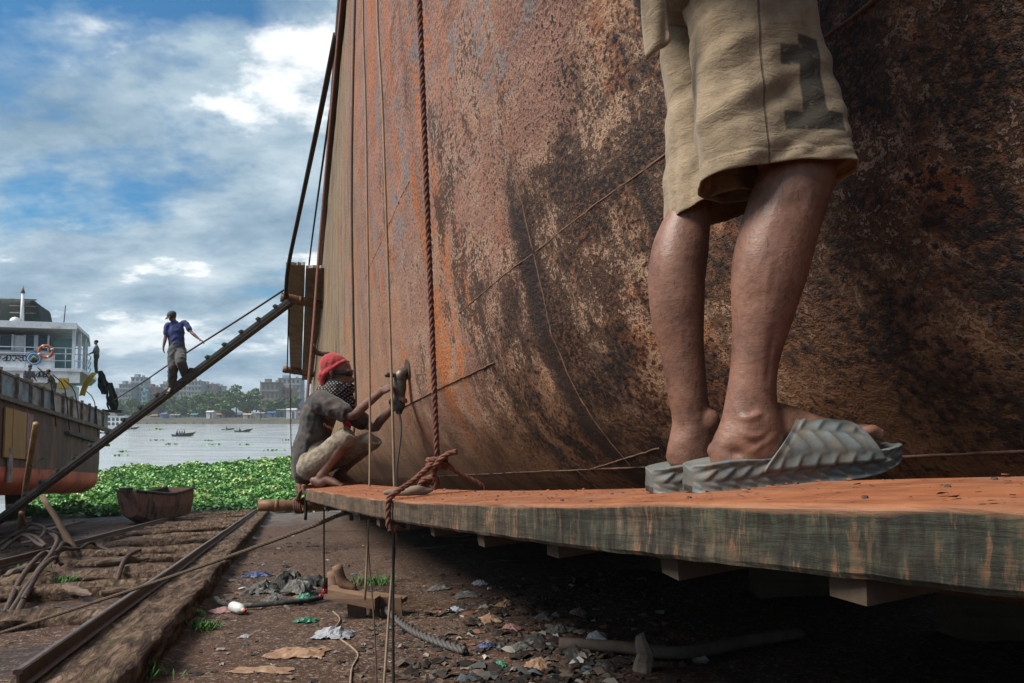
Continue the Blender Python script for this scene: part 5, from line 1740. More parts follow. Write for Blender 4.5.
# mast with crosstrees on the roof
mt = MB().tube([SP(F0 - 0.3, -2.62, 7.2), SP(F0 - 0.3, -2.62, 8.75)], [0.09, 0.055], 8).build('mast', m_white, cs, True)
for c in (7.85, 8.15, 8.45):
    MB().tube([SP(F0 - 0.3, -3.1, c), SP(F0 - 0.3, -2.1, c + 0.01)], 0.028, 6).build('crosstree', m_rustw, mt, True)
MB().tube([SP(F0 - 0.3, -2.62, 8.75), SP(F0 - 0.3, -2.62, 8.85), SP(F0 - 0.3, -2.62, 9.05)], [0.09, 0.06, 0.01], 8).build('lamp', m_rustw, mt, True)
MB().ball(SP(F0 - 0.1, -2.8, 7.4), 0.22).build('horn', m_white, cs, True)
MB().tube([SP(F0 + 0.2, -0.9, 7.25), SP(F0 + 0.2, -0.85, 8.15)], 0.02, 5).build('aerial', m_ink, cs, True)

tank = MB().box(SP(F0 - 1.6, -4.3, 7.92), (2.4, 4.6, 1.25), SR, 0.9)
me = evaluated(tank, [('BEVEL', dict(width=0.22, segments=3)), ('SUBSURF', dict(levels=2, subdivision_type='SIMPLE'))], 'covered_tank')
wrinkle(me, 0.05, 3)
o = link('covered_tank', me, m_tank); tag(o, 'dark green covered tank on the wheelhouse roof of the moored ship', 'tank')
lr = empty('life_ring', at(42, 353, 29.0), 'orange life ring hung on the wheelhouse rail', 'life ring')
c = SP(F0 + 0.75, -1.38, 6.0)
MB().tube([c + (LB * math.cos(t) + LC * math.sin(t)) * 0.25 for t in [i * PI / 12 for i in range(25)]], 0.06, 8).build('ring', m_orange, lr, True)
for t in (0.4, 2.0, 3.6, 5.1):
    MB().tube([c + (LB * math.cos(t + e) + LC * math.sin(t + e)) * 0.25 for e in (-0.14, 0, 0.14)], 0.064, 8).build('band', m_white, lr, True)
ch_ = MB()
def chute(u, v):
    return at(79 + 5 * u + 12 * v - 2 * math.sin(PI * v), 396 - 23 * v, 31) + V((0, 0, 0.03 * math.sin(PI * u)))
link('yellow_ramp', evaluated(MB().grid(chute, 4, 8), [('SOLIDIFY', dict(thickness=0.08))], 'yellow_ramp'), m_yel)
tag(bpy.data.objects['yellow_ramp'], 'bright yellow curved ramp leaning below the wheelhouse deck', 'ramp')
MB().box(SP(F0 + 1.4, -0.5, 4.55), (0.3, 0.3, 0.45), SR).jitter(0.02, 2).build('yellow_crate', m_yel, None, label='small yellow crate beside the yellow ramp on the moored ship', cat='crate')
for i, (x, y0, y1, d, r, lb) in enumerate(((103, 371, 394, 34, 0.20, 'thick dark bundle of net hanging at the stern of the moored ship'), (112, 383, 412, 34.5, 0.24, 'ragged dark net bundle hanging outermost off the moored stern'))):
    root = empty('net_bundle', at(x, y1, d), lb, 'net')
    for q in range(16):
        an = q * 2.4; rr = r * (0.25 + 0.75 * ((q * 7) % 16) / 16)
        off = lambda k: V((math.cos(an + k) * rr, math.sin(an + k) * rr, 0))
        dy = (N3(q, i) * 3, N3(q, i + 5) * 5)
        MB().tube([at(x - 2, y0 + dy[0], d) + off(0) * 0.5, at(x, (y0 + y1) / 2, d) + off(0.5), at(x + 1, y0 * 0.25 + y1 * 0.75, d) + off(0.9), at(x + 2, y1 + dy[1], d) + off(1.3) * 0.7], [0.03, 0.05, 0.045, 0.02], 6, 5).jitter(0.05, 4, q).build('hank', m_dark, root, True)
MB().beam(at(104, 411, 34.3), at(122, 411.5, 34.6), 0.5, 0.14).build('boarding_plank', m_gang, None, label='dark boarding plank sticking out from the stern of the moored ship', cat='plank')
for i in range(4):
    a = 1.2 + i * 3.6
    q = SP(a, -3.4, 0); z0 = gz(q.x, q.y, False)
    MB().box((q.x, q.y, (z0 + q.z) / 2), (0.6, 0.5, q.z - z0 + 0.1)).jitter(0.05, 1, i).build('shore_block', m_block, None, label='dark timber block under the moored ship, %s from its stern' % ['first', 'second', 'third', 'fourth'][i], cat='block', group='blocks under the moored ship')


def crew(foot_p, h, fwd, shirt, trousers, label, arms=0.3, bend=0.0):
    k = h / 1.65; f = V(fwd).normalized(); sd = V((f.y, -f.x, 0)); p = V(foot_p); u = V((0, 0, 1))
    def X(a, s, z): return p + (f * (a + bend * max(0, z - 0.85)) + sd * s + u * z) * k
    J = dict(head=X(0.02, 0, 1.53), neck=X(0, 0, 1.40), chest=X(0, 0, 1.22), pelvis=X(0, 0, 0.90))
    for q, s in (('r', 1), ('l', -1)):
        J['sh_' + q] = X(0, 0.18 * s, 1.33); J['el_' + q] = X(arms * 0.4, 0.23 * s, 1.06); J['wr_' + q] = X(arms, 0.17 * s, 0.95)
        J['hip_' + q] = X(0, 0.09 * s, 0.87); J['kn_' + q] = X(0.03, 0.10 * s, 0.48); J['an_' + q] = X(0, 0.10 * s, 0.08); J['toe_' + q] = X(0.15, 0.11 * s, 0.02)
    root = empty('person', p, label, 'person')
    me, Ph, Rh = figure(J, k * 0.97, 0.022, (0.3, 0.3), fwd=f, lateral=sd, palms=(-sd, sd), smooth=2)
    link('body', me, m_skin2, root)
    ch, pe, nk = J['chest'], J['pelvis'], J['neck']
    parts = [([pe + u * -0.05, pe.lerp(ch, 0.5), ch, nk - u * 0.03], [(0.17 * k, 0.125 * k), (0.155 * k, 0.12 * k), (0.18 * k, 0.125 * k), (0.07 * k, 0.065 * k)], sd)]
    for q in 'rl': parts.append(([J['sh_' + q], J['sh_' + q].lerp(J['el_' + q], 0.8)], [0.068 * k, 0.06 * k], None))
    link('shirt', shell(parts, 0.022, 0.012, 9, 2, 'shirt', 2), shirt, root)
    parts = [([pe - u * 0.06, pe + u * 0.05], [(0.16 * k, 0.12 * k)] * 2, sd)]
    for q in 'rl': parts.append(([J['hip_' + q], J['kn_' + q], J['an_' + q]], [0.10 * k, 0.08 * k, 0.065 * k], None))
    link('trousers', shell(parts, 0.022, 0.012, 9, 4, 'trousers', 2), trousers, root)
    mh = MB(); mh.ball(Ph(-0.014, 0, 0.05), (0.1 * k, 0.084 * k, 0.085 * k), Rh)
    link('hair', blend(mh, 0.02, 2, 'hair'), m_hair, root)
    return root


m_s1 = simple('pale_grey_shirt', (0.19, 0.22, 0.23), (0.13, 0.15, 0.16), 6, 0.9, 0.2)
m_s2 = simple('slate_shirt', (0.10, 0.105, 0.13), (0.14, 0.14, 0.16), 6, 0.9, 0.2)
m_s3 = simple('olive_shirt', (0.055, 0.06, 0.045), (0.08, 0.08, 0.06), 6, 0.9, 0.2)
crew(at(96.5, 374, 34.2), 1.66, (-0.8, -0.5, 0), m_s1, m_s3, 'person in pale shirt standing at the stern corner of the moored ship')
crew(at(26, 402, 27.2), 1.45, (0.9, -0.3, 0), m_s2, m_s3, 'person in slate shirt bending behind the bulwark near the painted name', 0.35, 0.35)
crew(at(54, 405, 28.6), 1.45, (-0.8, -0.5, 0), m_s3, m_s3, 'person in olive shirt bending behind the bulwark below the life ring', 0.35, 0.3)
for i, (a, b_) in enumerate(((6.2, 3.9), (7.6, 4.1), (3.2, 3.8), (9.3, 4.2))):
    p0 = SP(a, -0.3, 4.6); p1 = SP(a - 0.8, 0.12, 2.5)
    MB().tube([p0, SP(a - 0.4, 0.02, 4.1), p1], 0.022, 6, 3).build('bulwark_line', m_rope_d, cs, True)
line('mooring_line', [SP(4.2, 0.1, 2.3), at(45, 458, 26), at(30, 468, 14)], 0.018, m_rope_d, 'thin line slanting from the moored ship to the upright bamboo', k=3)

# ================================================================ DINGHY AND RIVER CRAFT
m_ding = simple('worn_dinghy_red', (0.16, 0.070, 0.050), (0.24, 0.14, 0.11), 5, 0.75, 0.3, c3=(0.055, 0.045, 0.042), stretch=(1, 1, 0.3))
m_dingk = simple('dinghy_black', (0.022, 0.019, 0.018), (0.055, 0.047, 0.042), 4, 0.8, 0.3)


def boat(name, loc, heading, L, B, H, m, m2, label, cat='boat', transom=0.75, rake=0.35, rise=0.18, group=None, cabin=None, parts=True, bow=0.16):
    """open wooden hull: strakes, gunwale, thwarts, floor"""
    loc = V(loc); f = V((math.cos(heading), math.sin(heading), 0)); s_ = V((-f.y, f.x, 0))
    root = empty(name, loc, label, cat, group)
    def W_(u): return B / 2 * (transom + (1 - transom) * min(1, u * 3) if u < 0.55 else max(bow, 1 - ((u - 0.55) / 0.45) ** 1.7 * (1 - bow)))
    def SH(u): return H * (1 + rise * (2 * u - 0.9) ** 2 * (1.6 if u > 0.45 else 0.6))
    def KP(u): return H * 0.35 * max(0, (u - 0.78) / 0.22) ** 1.5
    def sec(u, inner):
        t = 0.05 * H if inner else 0
        x = -L / 2 + L * u + (rake * H * max(0, u - 0.7) if True else 0)
        w = W_(u) - t
        z0 = KP(u) + t; z1 = SH(u)
        xx = lambda z: x + rake * (z / H) * (1 if u > 0.9 else 0.2 if u < 0.1 else 0) * (-1 if u < 0.1 else 1) * 0.6
        pr = [(-w, z1), (-w * 0.97, z0 + (z1 - z0) * 0.55), (-w * 0.78, z0 + (z1 - z0) * 0.12), (-w * 0.3, z0), (w * 0.3, z0), (w * 0.78, z0 + (z1 - z0) * 0.12), (w * 0.97, z0 + (z1 - z0) * 0.55), (w, z1)]
        return [loc + f * xx(z) + s_ * y + V((0, 0, z)) for y, z in pr]
    n = 14
    mb = MB()
    outer = [sec(i / n, False) for i in range(n + 1)]; inner = [sec(i / n, True) for i in range(n + 1)]
    mb.loft(outer, True, True, False)
    mb.build('hull', m, root)
    mb = MB().loft(inner, False, False, False); mb.build('lining', m2, root)
    if parts:
        for q in (0, -1):
            MB().tube([r[q] for r in outer], 0.045 * H + 0.008, 6).build('gunwale', m2, root)
        for u in (0.25, 0.55, 0.82):
            r = inner[int(u * n)]
            MB().beam(r[0] - V((0, 0, 0.12 * H)), r[7] - V((0, 0, 0.12 * H)), 0.22 * H + 0.1, 0.04).build('thwart', m2, root)
        e = outer[-1]
        MB().box((e[0] + e[7]) / 2 + V((0, 0, 0.02)), (0.3, 0.3, 0.14), Matrix.Rotation(heading, 3, 'Z')).build('stem_head', m2, root)
    return root


dg = on_ground(140, 524)
dl = boat('dinghy', dg + V((0.1, 1.0, -0.03)), math.radians(262), 2.7, 1.35, 1.0, m_ding, m_dingk, 'worn red-brown dinghy with black rim beached beside the rails', transom=0.85, rake=0.3, rise=0.15, bow=0.55)
dk = at(128, 462, 60)
boat('skiff', V((dk.x - 1.5, 50, 0.0)), math.radians(20), 5.5, 1.4, 0.9, m_dingk, m_dingk, 'black wooden skiff by the weeds behind the moored ship\'s stern', 'boat', 0.4, 0.8, 0.5)

m_fb = simple('dark_ferry_wood', (0.030, 0.030, 0.032), (0.06, 0.055, 0.05), 1, 0.7, 0.1)
m_fig = simple('distant_clothes', (0.06, 0.06, 0.07), (0.12, 0.10, 0.10), 1, 0.9, 0)


def small_rider(p, k, root, m):
    """seated far-off rider: legs, trunk, head in one body"""
    mb = MB(); p = V(p)
    mb.tube([p + V((0.35 * k, 0, 0.05)), p + V((0.3 * k, 0, 0.35 * k)), p + V((0, 0, 0.35 * k)), p + V((0, 0, 0.62 * k)), p + V((0.02 * k, 0, 0.85 * k))], [0.08 * k, 0.1 * k, 0.16 * k, 0.2 * k, 0.09 * k], 8, 3, round_ends=True)
    mb.ball(p + V((0.03 * k, 0, 1.0 * k)), 0.12 * k)
    mb.tube([p + V((0, -0.2 * k, 0.75 * k)), p + V((0.2 * k, -0.25 * k, 0.5 * k)), p + V((0.4 * k, -0.1 * k, 0.55 * k))], 0.055 * k, 6, 3, round_ends=True)
    mb.tube([p + V((0, 0.2 * k, 0.75 * k)), p + V((0.2 * k, 0.25 * k, 0.5 * k)), p + V((0.4 * k, 0.1 * k, 0.55 * k))], 0.055 * k, 6, 3, round_ends=True)
    return blend(mb, 0.05, 1, 'body')


def river_boat(px, py, wpx, label, riders, plabel, heading=0.1):
    d = CZ * F / (py - 415)
    p = at(px, py, d); p.z = -0.12
    L = wpx / F * d
    root = boat('rowing_boat', p, heading, L, L * 0.24, L * 0.12, m_fb, m_fb, label, 'boat', 0.3, 0.9, 0.9, 'rowing boats on the river', parts=False)
    for i, u in enumerate(riders):
        q = p + V((u * L, 0, L * 0.05))
        o = link('person', small_rider(q, 1.15, root, m_fig), [m_fig, m_s2, m_s1][i % 3])
        tag(o, plabel[i], 'person', 'riders in the river boats')
    return root, p, L


rb, p, L = river_boat(181, 436.5, 17, 'largest dark rowing boat on the river carrying several riders', (-0.25, -0.08, 0.06, 0.2), ['rearmost rider seated in the largest rowing boat', 'second rider from the stern of the largest rowing boat', 'third rider from the stern of the largest rowing boat', 'foremost rider seated in the largest rowing boat'])
MB().beam(p + V((-0.2 * L, 0, 1.7)), p + V((0.22 * L, 0, 1.75)), 1.0, 0.06).build('awning', m_fb, rb)
for u in (-0.18, 0.2):
    MB().tube([p + V((u * L, 0, 0.3)), p + V((u * L, 0, 1.75))], 0.05, 6).build('awning_post', m_fb, rb)
river_boat(241.5, 432, 13, 'rowing boat with one rider, rightmost on the river', (-0.15,), ['lone rider in the rightmost rowing boat'])
river_boat(226, 430, 8, 'smallest far rowing boat between the other two', (0.05,), ['lone rider in the smallest far rowing boat'], 0.5)
river_boat(131, 429, 9, 'low dark rowing boat near the white ferry', (0.0,), ['lone rider in the boat near the white ferry'], 0.2)

# white ferry lying off
d = 250.0
fw = at(117, 425, d); fw.z = 0
m_fw = simple('ferry_white', (0.62, 0.65, 0.67), (0.52, 0.55, 0.58), 0.5, 0.5, 0)
fr = empty('ferry', fw, 'small white ferry with arched windows behind the moored ship\'s stern', 'ferry')
MB().loft([[fw + V((x, y, z)) for x, y, z in ((-5, -1.6, 1.0), (4.2, -1.6, 1.0), (5.4, 0, 1.1), (4.2, 1.6, 1.0), (-5, 1.6, 1.0))], [fw + V((x, y, z)) for x, y, z in ((-5, -1.4, -0.2), (3.8, -1.4, -0.2), (4.6, 0, -0.2), (3.8, 1.4, -0.2), (-5, 1.4, -0.2))]]).build('hull', m_fw, fr)
MB().box(fw + V((-0.6, 0, 2.9)), (8.0, 2.6, 3.4)).build('cabin', m_fw, fr)
MB().box(fw + V((-0.6, 0, 4.7)), (8.6, 3.0, 0.2)).build('roof', m_fw, fr)
for r in range(2):
    for i in range(5):
        x = -3.6 + 1.5 * i; z = 1.7 + 1.6 * r
        mb = MB(); n0 = 9
        ring = [fw + V((x + 0.5 * math.cos(PI * q / 8), -1.33, z + 0.5 + 0.45 * math.sin(PI * q / 8))) for q in range(9)] + [fw + V((x - 0.5, -1.33, z - 0.2)), fw + V((x + 0.5, -1.33, z - 0.2))]
        mb.v = ring; mb.f = [tuple(range(11))]
        mb.build('window', m_glass, fr)

# ================================================================ WATER HYACINTH
m_leaf, g, b = mat('water_hyacinth', 0.42, 0, 0.5)
at_ = g.attr('tone')
g.put(b.inputs['Base Color'], g.ramp(at_, [(0.0, (0.016, 0.066, 0.013)), (0.3, (0.048, 0.160, 0.024)), (0.6, (0.095, 0.255, 0.040)), (0.85, (0.155, 0.34, 0.060)), (1.0, (0.27, 0.36, 0.10))]))
b.inputs['Transmission Weight'].default_value = 0.0
rng = random.Random(11)
mb = MB(); tone = []
def add_leaf(c, size, yaw, tilt, tn):
    d = V((math.cos(yaw), math.sin(yaw), 0)); s_ = V((-d.y, d.x, 0)); u = V((0, 0, 1))
    ax = d * math.cos(tilt) + u * math.sin(tilt); nn = u * math.cos(tilt) - d * math.sin(tilt)
    n0 = len(mb.v)
    for a, w, e in ((-0.5, 0, 0), (-0.18, 0.46, 0.10), (0.25, 0.40, 0.08), (0.55, 0, -0.05), (0.25, -0.40, 0.08), (-0.18, -0.46, 0.10), (0.05, 0, -0.03)):
        mb.v.append(c + ax * a * size + s_ * w * size + nn * e * size); tone.append(tn)
    for i in range(6):
        mb.f.append((n0 + i, n0 + (i + 1) % 6, n0 + 6))
cnt = 0
while cnt < 85000:
    y = 24 + 62 * rng.random() ** 1.15
    px = rng.uniform(20, 330)
    x = (px - 512) / F * y
    s, n = sn(x, y)
    edge = 0.9 * fbm(x * 0.12, y * 0.12, 4, 3)
    if y > 61 + 7 * edge + 0.085 * (px - 110): continue
    near_lim = 36.5 + 2.2 * fbm(x * 0.5, y * 0.2, 8, 2)
    if n < NL - 0.5: near_lim -= 2.5 + 2.0 * min(1, (NL - 0.5 - n) / 6)
    if n > NR: near_lim -= 0.6
    if y < near_lim: 
        if rng.random() > 0.03 or y < near_lim - 4: continue
    base = max(0.0, gz(x, y, False))
    clump = fbm(x * 0.6, y * 0.6, 1, 3)
    h = 0.10 + 0.42 * rng.random() * (0.75 + 0.7 * clump) + 0.25 * max(0, clump)
    tn = min(1, max(0, 0.50 + 0.5 * clump + 0.34 * (rng.random() - 0.5) + 0.45 * (h - 0.35)))
    add_leaf(V((x, y, base + max(0.03, h))), (0.09 + 0.13 * rng.random()) * (1 + max(0, y - 45) * 0.018), rng.uniform(0, 6.28), rng.uniform(0.1, 1.25), tn)
    cnt += 1
# drifting clumps on the open water
for i in range(14):
    px, py = rng.uniform(110, 300), 428 + 28 * rng.random() ** 1.5
    d = CZ * F / (py - 415); c = at(px, py, d)
    for q in range(11):
        add_leaf(V((c.x + rng.gauss(0, 0.006 * d), c.y + rng.gauss(0, 0.4), 0.05 + 0.1 * rng.random())), 0.28 * d / 120 + 0.12, rng.uniform(0, 6.28), rng.uniform(0.1, 1.2), 0.2 + 0.5 * rng.random())
o = mb.build('water_hyacinth', m_leaf, None, True, label='dense green water hyacinth carpet floating along the shore', cat='water plants', kind='stuff')
o.data.attributes.new('tone', 'FLOAT', 'POINT').data.foreach_set('value', tone)

# ================================================================ FAR BANK
m_tree, g, b = mat('far_foliage', 0.85, 0, 0.2)
at_ = g.attr('tone')
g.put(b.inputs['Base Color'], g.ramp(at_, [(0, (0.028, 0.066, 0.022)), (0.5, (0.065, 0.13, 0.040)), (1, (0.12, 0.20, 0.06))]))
m_trunk = simple('far_trunk', (0.06, 0.05, 0.04), (0.09, 0.075, 0.06), 1, 0.9, 0)


def tree(px, top, wpx, d, label, seed, n=900):
    rng = random.Random(seed)
    c = at(px, top, d); zt = c.z; zb = 3.2; r = wpx / F * d / 2
    root = empty('tree', (c.x, d, zb), label, 'tree', 'trees on the far bank')
    MB().tube([V((c.x, d, zb - 0.5)), V((c.x + 0.4, d, zb + (zt - zb) * 0.4)), V((c.x - 0.3, d, zb + (zt - zb) * 0.75))], [0.5, 0.35, 0.12], 7, 3).build('trunk', m_trunk, root, True)
    for q in range(4):
        an = q * 1.7 + seed
        b0 = V((c.x + 0.3, d, zb + (zt - zb) * (0.35 + 0.08 * q)))
        MB().tube([b0, b0 + V((math.cos(an) * r * 0.5, math.sin(an) * r * 0.5, (zt - zb) * 0.2))], [0.2, 0.06], 5).build('limb', m_trunk, root)
    lob = [(V((rng.gauss(0, 0.45) * r, rng.gauss(0, 0.4) * r, rng.uniform(0.30, 0.82) * (zt - zb))), r * rng.uniform(0.32, 0.55)) for _ in range(9)]
    lob.append((V((0, 0, (zt - zb) * 0.86)), r * 0.42))
    mb = MB(); tn = []
    for i in range(n):
        lc, lr = lob[i % len(lob)]
        v = V((rng.gauss(0, 1), rng.gauss(0, 1), rng.gauss(0, 1))).normalized() * lr * rng.uniform(0.6, 1.05)
        p = V((c.x, d, zb)) + lc + V((v.x, v.y, v.z * 0.8))
        if p.z > zt + 0.6: p.z = zt - rng.random()
        sz = rng.uniform(0.5, 1.15)
        a = V((rng.gauss(0, 1), rng.gauss(0, 1), rng.gauss(0, 0.6))).normalized(); bb = a.orthogonal().normalized() if rng.random() < 0.5 else a.cross(V((0.3, 0.9, 0.4))).normalized()
        k = len(mb.v)
        mb.v += [p - a * sz, p + bb * sz * 0.7, p + a * sz, p - bb * sz * 0.7]
        mb.f.append((k, k + 1, k + 2, k + 3))
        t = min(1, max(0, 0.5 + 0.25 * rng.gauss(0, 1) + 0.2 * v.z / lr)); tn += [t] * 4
    o = mb.build('crown', m_tree, root)
    o.data.attributes.new('tone', 'FLOAT', 'POINT').data.foreach_set('value', tn)
    return root


TREES = [(118, 401, 16, 'leftmost'), (132, 398, 18, 'second'), (146, 402, 16, 'third'), (158, 398, 17, 'fourth'), (171, 396, 18, 'fifth'), (184, 395, 18, 'sixth'), (196, 393, 19, 'seventh'), (209, 391, 20, 'eighth'), (221, 390, 20, 'ninth'), (236, 384, 26, 'tallest'), (250, 390, 19, 'tenth'), (256, 386, 14, 'eleventh'), (268, 400, 14, 'twelfth'), (281, 398, 14, 'thirteenth'), (295, 396, 16, 'rightmost'), (226, 401, 16, 'nearest low'), (178, 405, 14, 'second low'), (202, 404, 14, 'third low')]
for i, (px, top, w, wd) in enumerate(TREES):
    dd = 440 + 18 * ((i * 7) % 3) if 'low' not in wd else 432
    lb = {'leftmost': 'leftmost green tree on the far bank beside the white ferry', 'tallest': 'tallest domed tree on the far bank in mid river view', 'rightmost': 'rightmost tree on the far bank just left of the hull'}.get(wd)
    if lb is None:
        lb = ('%s bushy tree from the left in the low front row on the far bank' % {'nearest low': 'third', 'second low': 'first', 'third low': 'second'}[wd]) if 'low' in wd else '%s tree from the left in the far bank row' % wd
    tree(px, top, w, dd, lb, 20 + i)

BM = {}
def bmat(name, c):
    if name not in BM: BM[name] = simple('facade_' + name, c, tuple(x * 0.82 for x in c), 0.15, 0.85, 0)
    return BM[name]
m_win = simple('far_window', (0.05, 0.06, 0.07), (0.07, 0.08, 0.09), 1, 0.3, 0)
m_slab = simple('far_slab', (0.30, 0.30, 0.30), (0.24, 0.24, 0.24), 1, 0.9, 0)


def building(x0, x1, top, d, m, label, floors, bays, extra=None):
    a, c = at(x0, 400, d), at(x1, 400, d); zt = at(0, top, d).z; zb = 3.0; w = c.x - a.x
    dep = max(10, w * 0.7)
    root = empty('building', ((a.x + c.x) / 2, d + dep / 2, zb), label, 'building', 'buildings on the far bank')
    MB().box(((a.x + c.x) / 2, d + dep / 2, (zb + zt) / 2), (w, dep, zt - zb)).build('wall', m, root)
    fh = (zt - zb) / floors
    me = None
    for f in range(floors):
        MB().box(((a.x + c.x) / 2, d + dep / 2, zb + fh * (f + 1) - 0.1), (w + 1.0, dep + 1.0, 0.3)).build('floor_slab', m_slab, root)
        if f < floors - 5: continue
        for bq in range(bays):
            p = V((a.x + w * (bq + 0.5) / bays, d - 0.06, zb + fh * (f + 0.5)))
            if me is None: me = MB().box((0, 0, 0), (w / bays * 0.55, 0.16, fh * 0.5)).mesh('window')
            o = link('window', me, m_win, root); o.location = p - root.location
    bx = MB().box(((a.x + c.x) / 2 - w * 0.2, d + dep * 0.4, zt + 1.2), (w * 0.3, dep * 0.4, 2.4)); bx.build('roof_room', m, root)
    MB().box(((a.x + c.x) / 2 + w * 0.3, d + dep * 0.3, zt + 0.7), (1.6, 1.6, 1.5)).build('roof_tank', m_slab, root)
    return root


BL = [(110, 120, 391, 560, 'grey', (0.22, 0.25, 0.28), 'pale grey block with red-topped rim, leftmost building across the river', 6, 3),
      (119, 131, 384, 540, 'slate', (0.24, 0.29, 0.33), 'slate grey block left of the blue tower across the river', 7, 4),
      (131, 144, 377, 550, 'blue', (0.30, 0.40, 0.46), 'tall pale blue tower block across the river', 8, 3),
      (141.5, 146.5, 391, 520, 'cyan', (0.13, 0.44, 0.50), 'narrow turquoise building front across the river', 5, 1),
      (146.5, 157, 387, 525, 'brick', (0.20, 0.13, 0.12), 'dark block with red-brown floors right of the turquoise front', 5, 4),
      (160, 172, 384, 600, 'grey2', (0.28, 0.32, 0.36), 'hazy grey block behind the descending person\'s legs', 7, 4),
      (176, 190, 386, 620, 'pale', (0.34, 0.37, 0.38), 'low pale block just right of the descending person', 6, 4),
      (188, 201, 381, 590, 'green', (0.26, 0.36, 0.34), 'grey-green block with stepped roof across the river', 7, 4),
      (201, 213, 384, 600, 'rose', (0.36, 0.30, 0.29), 'rose tinted block across the river above the trees', 6, 4),
      (213, 222, 386, 610, 'white', (0.40, 0.42, 0.43), 'whitish block left of the tallest tree across the river', 6, 3),
      (261, 279, 382, 500, 'olive', (0.19, 0.18, 0.15), 'dark olive flat-roofed block right of the tallest tree', 4, 4),
      (278, 300, 378, 560, 'grey3', (0.30, 0.32, 0.34), 'wide grey block nearest the hull across the river', 6, 5),
      (283, 293, 388, 510, 'rust', (0.36, 0.24, 0.20), 'small pinkish block in front of the wide grey one', 4, 3)]
for x0, x1, top, d, nm, c, lb, fl, by in BL:
    building(x0, x1, top, d, bmat(nm, c), lb, fl, by)

m_quay = simple('quay_wall', (0.17, 0.15, 0.13), (0.24, 0.20, 0.17), 0.3, 0.9, 0)
qd = lambda x: bank_y(x) - 7
mb = MB()
for i in range(60):
    x = -260 + 5.2 * i
    mb.box((x, qd(x), 0.5), (5.3, 1.2, 1.6))
mb.build('embankment_wall', m_quay, None, label='low brown embankment wall along the far waterline', cat='wall')
SH = [(160, 166, 413, 'blue', (0.06, 0.16, 0.34)), (170, 179, 414, 'grey', (0.24, 0.25, 0.26)), (190, 197, 414, 'teal', (0.08, 0.28, 0.30)), (198, 205, 413, 'blue', (0.07, 0.18, 0.38)), (206, 213, 411, 'white', (0.62, 0.64, 0.64)), (216, 223, 413.5, 'rust', (0.30, 0.17, 0.11)), (224, 233, 412, 'blue', (0.06, 0.17, 0.36)), (234, 241, 414, 'grey', (0.26, 0.27, 0.28)), (243, 251, 413, 'cream', (0.45, 0.40, 0.30)), (255, 264, 412, 'grey', (0.28, 0.29, 0.30)), (267, 275, 411.5, 'blue', (0.06, 0.20, 0.42)), (276, 284, 409, 'green', (0.16, 0.28, 0.20)), (286, 296, 408, 'white', (0.55, 0.57, 0.58)), (297, 304, 412, 'red', (0.34, 0.10, 0.08)), (150, 157, 414.5, 'rust', (0.28, 0.17, 0.12)), (180, 188, 412.5, 'green', (0.14, 0.25, 0.18))]
ordn = ['first', 'second', 'third', 'fourth', 'fifth', 'sixth', 'seventh', 'eighth', 'ninth', 'tenth', 'eleventh', 'twelfth', 'thirteenth', 'fourteenth', 'fifteenth', 'sixteenth']
order = sorted(range(len(SH)), key=lambda i: SH[i][0])
for k, i in enumerate(order):
    x0, x1, top, nm, c = SH[i]
    d = 416.0 + 9 * ((i * 5) % 4) + 3 * N3(i * 3.7, 1)
    top -= 1.6 * N3(i * 2.9, 4)
    a, e = at(x0, 415, d), at(x1, 415, d); zt = at(0, top, d).z; zb = 2.4
    root = empty('shed', ((a.x + e.x) / 2, d, zb), '%s-roofed waterside shed, %s from the left across the river' % (nm, ordn[k]), 'shed', 'sheds on the far bank')
    w = e.x - a.x
    MB().box(((a.x + e.x) / 2, d + 2, (zb + zt) / 2 - 0.3), (w * 0.94, 4, zt - zb - 0.6)).build('wall', bmat('shed' + nm, tuple(min(1, x * 0.7 + 0.12) for x in c)), root)
    MB().loft([[V((a.x - 0.2, d - 0.6, zt - 0.7)), V((a.x - 0.2, d + 2, zt)), V((a.x - 0.2, d + 4.6, zt - 0.6))], [V((e.x + 0.2, d - 0.6, zt - 0.7)), V((e.x + 0.2, d + 2, zt)), V((e.x + 0.2, d + 4.6, zt - 0.6))]]).build('roof', bmat('roof' + nm, c), root)
    MB().box(((a.x + e.x) / 2 + w * 0.2, d - 0.05, zb + (zt - zb) * 0.38), (w * 0.22, 0.2, (zt - zb) * 0.7)).build('door', m_win, root)
MB().tube([at(260.5, 424, 412), at(260.5, 381, 412)], 0.22, 6).build('pole', m_trunk, None, label='tall thin pole on the far bank left of the olive block', cat='pole')

# ================================================================ LITTER AND DEBRIS ON THE MUD
def crumple(name, px, py, wpx, hpx, m, label, cat, seed, amp=0.35, n=14, lift=0.0, yaw=0.0):
    """crumpled sheet lying on the ground, with real folds"""
    c = on_ground(px, py); d = c.y; w = wpx / F * d; h = hpx / F * d * 2.6
    def fn(u, v):
        x, y = (u - 0.5) * w, (v - 0.5) * h
        k = 1 + 0.35 * fbm(u * 3, v * 3, seed, 2)
        x *= k; y *= k
        xr = x * math.cos(yaw) - y * math.sin(yaw); yr = x * math.sin(yaw) + y * math.cos(yaw)
        dome = max(0, 1 - (2 * u - 1) ** 2) * max(0, 1 - (2 * v - 1) ** 2)
        z = h * amp * (0.55 * dome * (1 + 0.5 * N3(u * 4, v * 4, seed)) + 0.30 * abs(fbm(u * 5, v * 5, seed + 4, 3)))
        X_, Y_ = c.x + xr, c.y + yr
        return V((X_, Y_, gz(X_, Y_) + 0.006 + z + lift))
    me = evaluated(MB().grid(fn, n, n), [('SOLIDIFY', dict(thickness=0.004))], name, False)
    o = link(name, me, m)
    return tag(o, label, cat)


